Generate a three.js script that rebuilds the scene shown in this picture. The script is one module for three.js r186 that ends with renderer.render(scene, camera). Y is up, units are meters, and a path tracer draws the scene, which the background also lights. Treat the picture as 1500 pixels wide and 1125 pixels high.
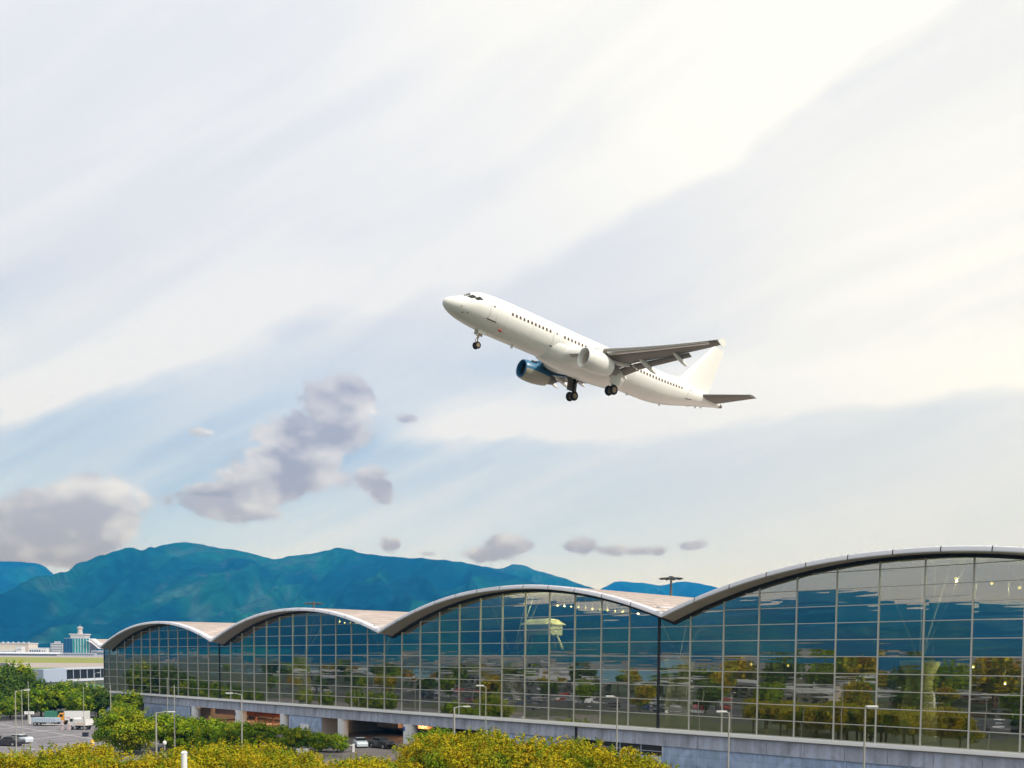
import * as THREE from 'three';
import { mergeGeometries } from 'three/addons/utils/BufferGeometryUtils.js';
import { RoundedBoxGeometry } from 'three/addons/geometries/RoundedBoxGeometry.js';

// ------------------------------------------------------------------ camera, sky, sun, exposure
const scene = new THREE.Scene();
const V3 = (x, y, z) => new THREE.Vector3(x, y, z);
const YAW = Math.atan2(1400, 1250), PITCH = Math.atan(0.048);
const FWD = V3(-Math.cos(YAW), 0, -Math.sin(YAW)), RIGHT = V3(Math.sin(YAW), 0, -Math.cos(YAW));
const camera = new THREE.PerspectiveCamera(2 * Math.atan(1028 / 1250) * 180 / Math.PI, 1500 / 2056, 0.5, 40000);
camera.position.set(0, 13.9, 93.5);
camera.lookAt(camera.position.clone().addScaledVector(FWD, Math.cos(PITCH)).add(V3(0, -Math.sin(PITCH), 0)));
camera.rotateZ(0.008);
camera.setViewOffset(1500, 2056, 0, 0, 1500, 1125);
scene.add(camera);

const renderer = new THREE.WebGLRenderer({ antialias: true });
renderer.toneMapping = THREE.LinearToneMapping;
renderer.toneMappingExposure = 1.14;
renderer.shadowMap.enabled = true;

// seeded noise
function rngOf(seed) { let a = seed >>> 0; return () => { a = (a + 0x6D2B79F5) >>> 0; let t = a; t = Math.imul(t ^ (t >>> 15), t | 1); t ^= t + Math.imul(t ^ (t >>> 7), t | 61); return ((t ^ (t >>> 14)) >>> 0) / 4294967296; }; }
const PERM = (() => { const r = rngOf(7), p = new Float32Array(65536); for (let i = 0; i < 65536; i++) p[i] = r() * 2 - 1; return p; })();
function vn(x, y) {            // smooth value noise, -1..1
  const xi = Math.floor(x), yi = Math.floor(y), fx = x - xi, fy = y - yi;
  const u = fx * fx * fx * (fx * (fx * 6 - 15) + 10), v = fy * fy * fy * (fy * (fy * 6 - 15) + 10);
  const a = (xi & 255) + ((yi & 255) << 8), b = ((xi + 1) & 255) + ((yi & 255) << 8), c = (xi & 255) + (((yi + 1) & 255) << 8), d = ((xi + 1) & 255) + (((yi + 1) & 255) << 8);
  return (PERM[a] * (1 - u) + PERM[b] * u) * (1 - v) + (PERM[c] * (1 - u) + PERM[d] * u) * v;
}
function fbm(x, y, n = 4) { let s = 0, a = 0.5, f = 1; for (let i = 0; i < n; i++) { s += a * vn(x * f + i * 37.3, y * f + i * 17.7); a *= 0.5; f *= 2.03; } return s; }
const sm = (a, b, x) => { const t = Math.min(1, Math.max(0, (x - a) / (b - a))); return t * t * (3 - 2 * t); };
const lerp = (a, b, t) => a + (b - a) * t;
function curve(pts, x) { if (x <= pts[0][0]) return pts[0][1]; for (let i = 1; i < pts.length; i++) if (x <= pts[i][0]) { const t = (x - pts[i - 1][0]) / (pts[i][0] - pts[i - 1][0]); return lerp(pts[i - 1][1], pts[i][1], t * t * (3 - 2 * t) * 0.5 + t * 0.5); } return pts[pts.length - 1][1]; }
const toLin = (c) => { c /= 255; return c <= 0.04045 ? c / 12.92 : Math.pow((c + 0.055) / 1.055, 2.4); };
const L = (r, g, b) => [toLin(r), toLin(g), toLin(b)];
const mix3 = (a, b, t) => [lerp(a[0], b[0], t), lerp(a[1], b[1], t), lerp(a[2], b[2], t)];

const HAZE = 0.00012, HAZE_COLOR = [0.03, 0.40, 1.0], HAZE_LIGHT = [0.10, 0.43, 0.92];
const SUN_AZ = 120, SUN_EL = 44;   // degrees, from the view direction to the right, and up
const SUN = V3(0, 0, 0).addScaledVector(FWD, Math.cos(SUN_AZ * Math.PI / 180)).addScaledVector(RIGHT, Math.sin(SUN_AZ * Math.PI / 180)).multiplyScalar(Math.cos(SUN_EL * Math.PI / 180)).add(V3(0, Math.sin(SUN_EL * Math.PI / 180), 0));
{
  // sheets of high cloud and low cumulus, by azimuth (right of the view direction) and elevation in degrees
  const EDGE_A = [[-80, 6], [-45, 10], [-30.7, 13.2], [-26.5, 14.3], [-21.6, 16.2], [-13.4, 19.6], [-4.7, 22], [2, 24.2], [10.8, 27.3], [19, 30.6], [24.6, 33], [30, 35], [60, 44], [120, 50]];
  const EDGE_B = [[-60, 8], [-30, 12.6], [-10.4, 13.4], [-2.4, 13.9], [4.4, 13.7], [11, 14.3], [15.3, 14.8], [23, 14.9], [30, 14.8], [70, 12]];
  const CUMULUS = [
    [-11.6, 15.5, 2.5, 2.3], [-10.6, 16.6, 1.2, 1.1], [-13.6, 14, 3.1, 1.8], [-15.4, 12, 2.8, 1.7], [-17.4, 10.7, 2.6, 1.3], [-20.2, 9.8, 1.9, 0.9], [-17.6, 9.1, 2.3, 0.6], [-13, 11.8, 2.5, 1.4], [-9, 11.5, 1.3, 1.1], [-8.6, 10.6, 0.7, 0.7],
    [-25.4, 9.4, 2.4, 1.4], [-27.5, 8.3, 3.2, 1.6], [-30.5, 7.4, 2.8, 1.5], [-26.2, 7.1, 2.7, 1.3], [-30, 5.9, 3.4, 0.8], [-35, 7, 4, 1.6], [-27.4, 5.9, 2, 0.6],
    [-8.1, 7.6, 0.8, 0.55], [-0.4, 7.5, 1.7, 0.8], [-2, 7, 1.5, 0.5], [-5.6, 7, 0.7, 0.25], [4.3, 7.6, 1.3, 0.6], [8, 7.3, 2.2, 0.4], [11.9, 7.6, 1, 0.35], [-6.9, 15.5, 0.9, 0.35], [-20, 13.8, 0.8, 0.3],
    [48, 8, 4, 1.2], [75, 9, 5, 1.6], [-70, 9, 6, 1.8], [-100, 8, 5, 1.4], [130, 8, 6, 1.5], [170, 9, 5, 1.4], [-150, 9, 6, 1.6]];
  const W = 4096, H = 2048, data = new Float32Array(W * H * 4);
  const yawAt = Math.atan2(FWD.z, FWD.x);
  const HORL = L(222, 229, 240), HORR = L(249, 247, 243), LOW = L(198, 222, 242), BLUE = L(158, 196, 232), HIGH = L(205, 216, 236), CIRL = L(234, 238, 245), CIRR = L(255, 254, 250), WARM = L(234, 237, 241);
  for (let j = 0; j < H; j++) {
    const el = ((j + 0.5) / H - 0.5) * 180, ce = Math.cos(el * Math.PI / 180), se = Math.sin(el * Math.PI / 180);
    for (let i = 0; i < W; i++) {
      const at = (j * W + i) * 4;
      if (el < -0.2) { data[at] = 0.35; data[at + 1] = 0.37; data[at + 2] = 0.36; data[at + 3] = 1; continue; }
      const th = ((i + 0.5) / W - 0.5) * 2 * Math.PI;
      let az = (th - yawAt) * 180 / Math.PI; az = ((az + 540) % 360) - 180;
      const dx = ce * Math.cos(th), dz = ce * Math.sin(th);
      const toSun = Math.acos(Math.min(1, Math.max(-1, dx * SUN.x + se * SUN.y + dz * SUN.z))) * 180 / Math.PI;
      const glow = 1 - sm(60, 112, toSun + 4 * fbm(az * 0.05 + 3, el * 0.08, 2));
      // streaks of high cloud sweep up to the right
      const p = az * 0.927 + el * 0.375, q = -az * 0.375 + el * 0.927 + 0.0035 * az * az * (1 - sm(40, 90, Math.abs(az))), keep = 1 - sm(140, 178, Math.abs(az));
      const wv = 2.4 * fbm(p * 0.035 + 5, q * 0.07 + 2, 3);
      const streak = keep * fbm(p * 0.022 + 11, (q + wv) * 0.19 + 4, 5), fine = keep * fbm(p * 0.06 + 2, (q + wv) * 0.75 + 9, 4);
      let base = el < 7 ? mix3(mix3(HORL, HORR, sm(-28, 6, az)), LOW, sm(2.5, 8, el)) : el < 14 ? mix3(LOW, BLUE, sm(7, 13.5, el)) : mix3(BLUE, HIGH, sm(14, 23, el));
      base = mix3(base, WARM, Math.max(0.9 * glow, 0.78 * sm(-14, 26, az) * sm(1, 5, el)) );
      const cir = mix3(CIRL, CIRR, sm(0.15, 0.75, glow));
      // edges
      const dA = el - curve(EDGE_A, az) + 1.5 * fbm(az * 0.16, el * 0.3 + 7, 3) + 0.5 * fine;
      const front = 1 - sm(60, 110, Math.abs(az));
      let cover = 0.26 + 0.66 * streak + 0.20 * fine + 0.06 * keep * fbm(p * 0.11 + 31, (q + wv) * 2.3 + 3, 3);
      cover += front * sm(-0.4, 1.6, dA) * (0.72 - 0.52 * sm(1.5, 9, dA));
      const dB = el - curve(EDGE_B, az) + 0.7 * fbm(az * 0.25 + 5, el * 0.5, 3) + 0.3 * fine;
      cover += front * 0.85 * sm(-0.2, 1.0, dB) * (1 - sm(1.2, 5.5, dB)) * sm(-13, -3, az);
      cover += 0.35 * sm(0.3, 0.9, glow) + 0.25 * (1 - sm(2, 8, el)) * sm(-25, 5, az);
      let c = mix3(base, cir, Math.min(1, Math.max(0, cover)));
      // cumulus
      if (el < 22) {
        let F = 0, low = 0;
        for (const [ca, ce2, ra, re] of CUMULUS) { let da = az - ca; if (da > 14 || da < -14) continue; da /= ra; const de = (el - ce2) / re, v = Math.max(0, 1 - (da * da + de * de) / 2.1); F += v * v; low += v * v * de; }
        if (F > 0.001) {
          const n = fbm(az * 0.62 + 20, el * 0.85 + 3, 7), n2 = fbm(az * 0.42 + 2, el * 0.7 + 31, 5);
          const d = F * 1.35 - 0.16 + (n * 1.15 + 0.42 * fbm(az * 2.3 + 7, el * 3.0 + 5, 4)) * Math.min(1, F * 3), alpha = sm(0, 0.72, d) * 0.9;
          const body = mix3(L(168, 180, 208), L(232, 234, 241), Math.min(1, Math.max(0, 0.36 + 0.5 * low / (0.3 + F) + 0.9 * n2 + 0.3 * glow - 0.16 * sm(0.4, 1.5, F))));
          c = mix3(c, body, alpha);
        }
      }
      // the sky beyond the haze: what reaches the ground through it is the colour above
      const tau = HAZE * Math.min(14000, 900 / Math.max(0.02, se)), e = Math.exp(-tau);
      for (let k = 0; k < 3; k++) data[at + k] = 0.93 * Math.min(3.2, Math.max(0.02, (c[k] - HAZE_LIGHT[k] * (1 - e)) / e));
      data[at + 3] = 1;
    }
  }
  const sky = new THREE.DataTexture(data, W, H, THREE.RGBAFormat, THREE.FloatType);
  sky.mapping = THREE.EquirectangularReflectionMapping; sky.magFilter = THREE.LinearFilter; sky.minFilter = THREE.LinearFilter; sky.needsUpdate = true;
  scene.background = sky; scene.environment = sky;
}
const sun = new THREE.DirectionalLight(new THREE.Color(1, 0.93, 0.82), 3.6);
sun.position.copy(SUN).multiplyScalar(400).add(V3(-100, 0, 0)); sun.target.position.set(-100, 0, 0);
sun.castShadow = true; sun.shadow.radius = 6; sun.shadow.mapSize.set(4096, 4096);
Object.assign(sun.shadow.camera, { left: -260, right: 260, top: 200, bottom: -200, near: 1, far: 900 });
scene.add(sun, sun.target);

// ------------------------------------------------------------------ helpers
const taken = {};
const numbered = (n) => { const k = taken[n] = (taken[n] ?? -1) + 1; return k ? `${n}_${String(k).padStart(3, '0')}` : n; };
function tag(o, label, category, group, kind) { if (label) o.userData.label = label; if (category) o.userData.category = category; if (group) o.userData.group = group; if (kind) o.userData.kind = kind; return o; }
function thing(name, label, category, pos = [0, 0, 0], turn = 0, group) { const o = new THREE.Group(); o.name = numbered(name); o.position.set(...pos); o.rotation.y = turn; tag(o, label, category, group); scene.add(o); return o; }
function mesh(name, geo, mat, parent) { const o = new THREE.Mesh(geo, mat); o.name = parent === scene ? numbered(name) : name; o.castShadow = o.receiveShadow = true; parent.add(o); return o; }
function copy(o, pos, turn = 0, label, scale = 1) { const c = o.clone(); c.name = numbered(o.name.replace(/_\d{3}$/, '')); c.userData = { ...o.userData }; c.position.set(...pos); c.rotation.y = turn; if (typeof scale === 'number') c.scale.setScalar(scale); else c.scale.set(...scale); if (label) c.userData.label = label; scene.add(c); return c; }
function part(name, parent) { const g = new THREE.Group(); g.name = name; parent.add(g); return g; }
function flat(g) { let n = g.index ? g.toNonIndexed() : g; for (const k of Object.keys(n.attributes)) if (!['position', 'normal', 'uv', 'color'].includes(k)) n.deleteAttribute(k); if (!n.attributes.normal) n.computeVertexNormals(); if (!n.attributes.uv) n.setAttribute('uv', new THREE.BufferAttribute(new Float32Array(n.attributes.position.count * 2), 2)); return n; }
const merge = (list) => mergeGeometries(list.map(flat));
const box = (w, h, d, x = 0, y = 0, z = 0) => new THREE.BoxGeometry(w, h, d).translate(x, y, z);
const metre = (g) => { const p = g.attributes.position, n = g.attributes.normal, uv = g.attributes.uv; for (let i = 0; i < p.count; i++) uv.setXY(i, p.getX(i) + p.getZ(i), p.getY(i)); return g; };   // uv in metres
const rbox = (w, h, d, r, x = 0, y = 0, z = 0) => new RoundedBoxGeometry(w, h, d, 2, r).translate(x, y, z);
const boxM = (...a) => metre(box(...a));
const cyl = (r1, r2, h, n = 12) => new THREE.CylinderGeometry(r1, r2, h, n);
function bar(a, b, r1, r2 = r1, n = 8) { const A = V3(...a), B = V3(...b), d = B.clone().sub(A), g = cyl(r2, r1, d.length(), n); g.applyQuaternion(new THREE.Quaternion().setFromUnitVectors(V3(0, 1, 0), d.clone().normalize())); return g.translate((A.x + B.x) / 2, (A.y + B.y) / 2, (A.z + B.z) / 2); }
function gridGeo(nu, nv, fn, uvS = null) {     // fn(u, v) -> [x, y, z]
  const p = [], uv = [], idx = [];
  for (let j = 0; j <= nv; j++) for (let i = 0; i <= nu; i++) { const q = fn(i / nu, j / nv); p.push(q[0], q[1], q[2]); if (uvS) uv.push(...uvS(i / nu, j / nv, q)); else uv.push(i / nu, j / nv); }
  for (let j = 0; j < nv; j++) for (let i = 0; i < nu; i++) { const a = j * (nu + 1) + i, b = a + 1, c = a + nu + 1, d = c + 1; idx.push(a, b, d, a, d, c); }
  const g = new THREE.BufferGeometry(); g.setAttribute('position', new THREE.Float32BufferAttribute(p, 3)); g.setAttribute('uv', new THREE.Float32BufferAttribute(uv, 2)); g.setIndex(idx); g.computeVertexNormals(); return g;
}
function noiseTex(size, fn, srgb = true, rep = 1) {
  const d = new Uint8Array(size * size * 4);
  for (let j = 0; j < size; j++) for (let i = 0; i < size; i++) { const c = fn(i / size, j / size, i, j), k = (j * size + i) * 4; d[k] = Math.max(0, Math.min(255, c[0])); d[k + 1] = Math.max(0, Math.min(255, c[1])); d[k + 2] = Math.max(0, Math.min(255, c[2])); d[k + 3] = 255; }
  const t = new THREE.DataTexture(d, size, size); t.wrapS = t.wrapT = THREE.RepeatWrapping; t.magFilter = THREE.LinearFilter; t.minFilter = THREE.LinearMipmapLinearFilter; t.generateMipmaps = true; if (srgb) t.colorSpace = THREE.SRGBColorSpace; t.repeat.set(rep, rep); t.needsUpdate = true; return t;
}
const std = (r, g, b, rough = 0.8, metal = 0, extra = {}) => new THREE.MeshStandardMaterial({ color: new THREE.Color(r, g, b), roughness: rough, metalness: metal, ...extra });
const tileN = (u, v, f, n = 4) => { const a = 2 * Math.PI; return fbm(Math.cos(u * a) * f + Math.cos(v * a) * f * 0.7 + 5, Math.sin(u * a) * f + Math.sin(v * a) * f * 0.7 + 9, n); };
const grey = (v) => [v, v, v];
const TEX = {
  concrete: noiseTex(512, (u, v, i, j) => grey(222 + 40 * tileN(u, v, 2.2, 5) + 14 * PERM[(i * 7919 + j * 104729) & 65535])),
  asphalt: noiseTex(512, (u, v, i, j) => grey(205 + 60 * tileN(u, v, 2.6, 5) + 26 * PERM[(i * 7919 + j * 104729) & 65535])),
  grass: noiseTex(512, (u, v, i, j) => { const n = tileN(u, v, 3, 5), p = PERM[(i * 7919 + j * 104729) & 65535]; return [205 + 70 * n + 30 * p, 212 + 40 * n + 30 * p, 190 + 20 * n + 22 * p]; }),
  stain: noiseTex(512, (u, v, i, j) => { const a = fbm(u * 26 + 3, v * 2.2 + 1, 4), b = tileN(u, v, 2.4, 5), w = 232 + 34 * a + 34 * b + 8 * PERM[(i * 7919 + j * 104729) & 65535]; return [w, w * 0.995, w * 0.98]; }),
  forest: noiseTex(512, (u, v, i, j) => grey(200 + 70 * tileN(u, v, 5, 6) + 30 * PERM[(i * 7919 + j * 104729) & 65535])),
  glassBump: noiseTex(512, (u, v) => grey(128 + 200 * (fbm(u * 1.3 + 3, v * 12 + 1, 2) * 0.8 + fbm(u * 1.6 + 8, v * 4 + 5, 2))), false),
};
TEX.stain.repeat.set(1 / 13, 1 / 9);
for (const k of ['concrete', 'asphalt', 'grass']) TEX[k].repeat.set(0.08, 0.08);

const M = {
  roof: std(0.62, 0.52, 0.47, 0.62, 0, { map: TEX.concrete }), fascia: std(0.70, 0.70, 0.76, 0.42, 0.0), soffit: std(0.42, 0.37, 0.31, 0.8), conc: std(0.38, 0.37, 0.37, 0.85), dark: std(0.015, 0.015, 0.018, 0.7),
  mullion: std(0.54, 0.52, 0.48, 0.5, 0.1), sill: std(0.90, 0.90, 0.90, 0.5), band: std(0.50, 0.55, 0.70, 0.75, 0, { map: TEX.stain }), panel: std(0.47, 0.60, 0.88, 0.7, 0, { map: TEX.stain }), panel2: std(0.43, 0.56, 0.84, 0.7, 0, { map: TEX.stain }),
  column: std(0.80, 0.82, 0.85, 0.6), asphalt: std(0.32, 0.30, 0.325, 0.9, 0, { map: TEX.asphalt }), darkAsphalt: std(0.07, 0.07, 0.075, 0.9, 0, { map: TEX.asphalt }), paving: std(0.19, 0.165, 0.16, 0.9, 0, { map: TEX.concrete }), kerb: std(0.45, 0.44, 0.42, 0.85),
  paintWhite: std(0.75, 0.75, 0.73, 0.7), steel: std(0.42, 0.42, 0.42, 0.5, 0.4), galv: std(0.36, 0.35, 0.32, 0.6, 0.1), white: std(0.8, 0.8, 0.8, 0.35), rubber: std(0.018, 0.018, 0.02, 0.85), rim: std(0.5, 0.5, 0.52, 0.35, 0.8),
  plane: new THREE.MeshPhysicalMaterial({ color: new THREE.Color(0.87, 0.86, 0.82), roughness: 0.32, clearcoat: 0.4, clearcoatRoughness: 0.2 }),
  planeGrey: std(0.20, 0.185, 0.16, 0.55), planeMetal: std(0.62, 0.60, 0.56, 0.3, 0.9), planeSeam: std(0.12, 0.09, 0.07, 0.7), windowDark: std(0.10, 0.055, 0.035, 0.2), cockpit: std(0.012, 0.02, 0.022, 0.08),
  orange: std(0.75, 0.22, 0.05, 0.6), trunk: std(0.10, 0.07, 0.045, 0.9), blueSign: std(0.02, 0.10, 0.42, 0.5), red: std(0.5, 0.05, 0.03, 0.6),
  lampGlow: new THREE.MeshStandardMaterial({ color: 0xfff0c0, emissive: new THREE.Color(1, 0.62, 0.17), emissiveIntensity: 4, roughness: 0.4 }),
};

// ------------------------------------------------------------------ ground
const groundY = (x, z) => { const d = -(x * 0.94 + z * 0.34); return 15.5 * sm(640, 1620, d) - 1 * sm(2500, 6000, Math.hypot(x, z)); };
{
  const n = 220, R = 15000, geo = gridGeo(n, n, (u, v) => {
    const s = (t) => { const a = t * 2 - 1; return Math.sign(a) * (Math.abs(a) ** 2.6) * R; };
    const x = s(u) - 60, z = s(v) + 20; return [x, groundY(x, z), z];
  }, (u, v, q) => [q[0], q[2]]);
  const idx = geo.index.array; for (let i = 0; i < idx.length; i += 3) { const t = idx[i + 1]; idx[i + 1] = idx[i + 2]; idx[i + 2] = t; } geo.computeVertexNormals();
  tag(mesh('ground', geo, std(0.06, 0.075, 0.03, 0.95, 0, { map: TEX.grass }), scene), null, null, null, 'structure');
}
function sheet(name, pts, y, mat, lift = 0) {   // flat polygon on the ground [x, z]
  const s = new THREE.Shape(pts.map(([x, z]) => new THREE.Vector2(x, -z))), g = new THREE.ShapeGeometry(s); g.rotateX(-Math.PI / 2);
  const p = g.attributes.position, uv = []; for (let i = 0; i < p.count; i++) { p.setY(i, y); uv.push(p.getX(i), p.getZ(i)); } g.setAttribute('uv', new THREE.Float32BufferAttribute(uv, 2));
  return tag(mesh(name, g, mat, scene), null, null, null, 'structure');
}
function strip(name, x0, x1, z0, z1, dirx, n, mat, lift) {  // a band over rising ground, d = distance outwards along the airfield
  const g = gridGeo(n, 40, (u, v) => { const d = lerp(x0, x1, u), s = lerp(z0, z1, v), x = -d * 0.94 + s * 0.34, z = -d * 0.34 - s * 0.94; return [x, groundY(x, z) + lift, z]; }, (u, v, q) => [q[0], q[2]]);
  return tag(mesh(name, g, mat, scene), null, null, null, 'structure');
}
sheet('forecourt', [[-250, 2], [6, 2], [6, 30], [-60, 32], [-104, 48], [-120, 74], [-250, 84]], 0.02, M.paving);
sheet('undercroft_floor', [[-184, -17], [-88, -17], [-88, 2], [-184, 2]], 0.024, M.paving);
sheet('road', [[-240, 21], [-186, 16], [-160, 20], [-128, 30], [-60, 22], [4, 20], [4, 27], [-58, 29], [-104, 46], [-118, 62], [-150, 66], [-240, 56]], 0.03, M.asphalt);
sheet('road_behind', [[-420, 98], [90, 98], [90, 111], [-420, 111]], 0.02, M.darkAsphalt);
sheet('car_park', [[-330, 118], [60, 118], [60, 182], [-330, 182]], 0.02, M.darkAsphalt);
{ // road markings and the kerb of the planted island
  const g = []; for (let i = 0; i < 9; i++) g.push(box(3, 0.006, 0.14, -210 + i * 10, 0.037, 46)); g.push(box(70, 0.006, 0.12, -185, 0.037, 33), box(60, 0.006, 0.12, -190, 0.037, 53));
  tag(mesh('road_markings', merge(g), M.paintWhite, scene), null, null, null, 'structure');
  const k = []; for (const [a, b] of [[[-150, 31.5], [-122, 31.5]], [[-122, 31.5], [-62, 21.5]], [[-62, 21.5], [0, 20]]]) { const dx = b[0] - a[0], dz = b[1] - a[1], l = Math.hypot(dx, dz); k.push(box(l, 0.13, 0.25).rotateY(-Math.atan2(dz, dx)).translate((a[0] + b[0]) / 2, 0.065, (a[1] + b[1]) / 2)); }
  tag(mesh('kerb', merge(k), M.kerb, scene), null, null, null, 'structure');
}
const GRASSY = std(0.42, 0.40, 0.035, 0.95, 0, { map: TEX.grass }), GRASSG = std(0.22, 0.32, 0.035, 0.95, 0, { map: TEX.grass }), TAN = std(0.56, 0.46, 0.38, 0.9, 0, { map: TEX.concrete });
strip('airfield_grass', 600, 930, -320, 420, 0, 12, GRASSG, 0.25); strip('taxiway', 930, 1100, -360, 460, 0, 12, TAN, 0.25); strip('airfield_grass', 1100, 1385, -420, 520, 0, 12, GRASSY, 0.25); strip('runway_apron', 1385, 1800, -560, 640, 0, 20, TAN, 0.25);

// ------------------------------------------------------------------ terminal building
const SPAN = 54, XV0 = -218.25, VY = [15.5, 16.56, 17.55, 18.65, 19.4], RISE = [5.4, 5.5, 5.75, 5.75], SILL = 5.45, ROW = 1.84, Z_EAVE = 3.2;
const vaultAt = (x) => Math.max(0, Math.min(3, Math.floor((x - XV0) / SPAN)));
function gTop(x) { if (x < XV0) return 15.5 + (XV0 - x) * 0.36; const k = vaultAt(x), t = (x - XV0) / SPAN - k; return lerp(VY[k], VY[k + 1], t) + RISE[k] * 4 * t * (1 - t); }
function eaveB(x) { if (x < XV0) return 16.2 + (XV0 - x) * 0.36; const k = vaultAt(x), t = (x - XV0) / SPAN - k; return gTop(x) + 0.15 + 0.55 * Math.abs(2 * t - 1) ** 1.4; }
const EAVE_T = 0.55, roofY = (x, z) => eaveB(x) + EAVE_T + 0.016 * (Z_EAVE - z);
const terminal = thing('terminal_building', 'long glass-walled airport terminal with a roof of four wave-like vaults', 'building');
for (let k = -1; k < 4; k++) {
  const x0 = k < 0 ? XV0 - 5 : XV0 + SPAN * k, x1 = k < 0 ? XV0 : x0 + SPAN, ZB = -88, eps = 0.001;
  const X = (u) => Math.min(x1 - eps, Math.max(x0 + eps, lerp(x0, x1, u))), n = k < 0 ? 8 : 60;
  const top = gridGeo(n, 10, (u, v) => { const x = X(u), z = lerp(Z_EAVE - 0.12, ZB, v); return [x, roofY(x, z) - 0.03, z]; }, (u, v, q) => [q[0], q[2]]);
  const under = gridGeo(n, 10, (u, v) => { const x = X(1 - u), z = lerp(-0.35, ZB, v); return [x, roofY(x, z) - 0.6, z]; }, (u, v, q) => [q[0], q[2]]);
  const roof = mesh('vault_roof', top, M.roof, terminal);
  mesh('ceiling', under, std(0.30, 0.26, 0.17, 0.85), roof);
  const seams = []; for (let s = 0; s < (x1 - x0) / 1.5; s++) { const x = x0 + 0.75 + s * 1.5; if (x > x1) break; seams.push(gridGeo(1, 8, (u, v) => { const z = lerp(Z_EAVE - 0.2, ZB, v), xx = x + (u - 0.5) * 0.14; return [xx, roofY(xx, z) + 0.035, z]; })); const b = 0.07; for (const sgn of [-1, 1]) seams.push(gridGeo(8, 1, (u, v) => { const z = lerp(Z_EAVE - 0.2, ZB, u), xx = x + sgn * b; return [xx, roofY(xx, z) + (v ? 0.035 : -0.04), z]; })); }
  const sm_ = mesh('standing_seams', merge(seams), M.roof, roof); sm_.userData.kind = 'stuff';
  const N = k < 0 ? 2 : 12;
  for (let s = 0; s < N; s++) {
    const a = lerp(x0, x1, s / N) + (s ? 0.05 : 0), b = lerp(x0, x1, (s + 1) / N) - (s < N - 1 ? 0.05 : 0), cl = (x) => Math.min(x1 - eps, Math.max(x0 + eps, x));
    // edge panel: rounded nose over the eave
    const prof = [[0.3, -0.02], [-0.04, 0.0], [-0.07, 0.04], [-0.05, 0.12], [0.03, 0.44], [0.10, 0.53], [0.4, 0.59], [1.1, 0.60]];
    mesh('fascia_panel', gridGeo(6, prof.length - 1, (u, v) => { const x = cl(lerp(b, a, u)), q = prof[Math.round(v * (prof.length - 1))]; return [x, eaveB(x) + q[1], Z_EAVE - q[0]]; }), M.fascia, roof);
    if (k >= 0) {
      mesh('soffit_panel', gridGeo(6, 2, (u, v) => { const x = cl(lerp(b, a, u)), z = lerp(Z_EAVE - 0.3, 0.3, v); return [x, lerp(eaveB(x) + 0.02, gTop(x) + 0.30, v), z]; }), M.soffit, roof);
    }
  }
  if (k >= 0) mesh('dark_head_strip', merge([gridGeo(48, 1, (u, v) => { const x = X(u); return [x, gTop(x) + (v ? 0.36 : -0.06), 0.3]; }), gridGeo(48, 1, (u, v) => { const x = X(u); return [x, gTop(x) - 0.06, v ? 0.3 : -0.4]; }), gridGeo(48, 1, (u, v) => { const x = X(1 - u); return [x, gTop(x) + (v ? 0.36 : -0.06), -0.4]; })]), M.dark, terminal);  // black strip over the glass: the shadow gap under the eave put in as colour
  if (k >= 0) mesh('valley_gutter', box(0.5, 0.12, 88, x0, roofY(x0 + eps, -40) - 0.02, -40).rotateX(0), M.fascia, terminal);
}
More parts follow.
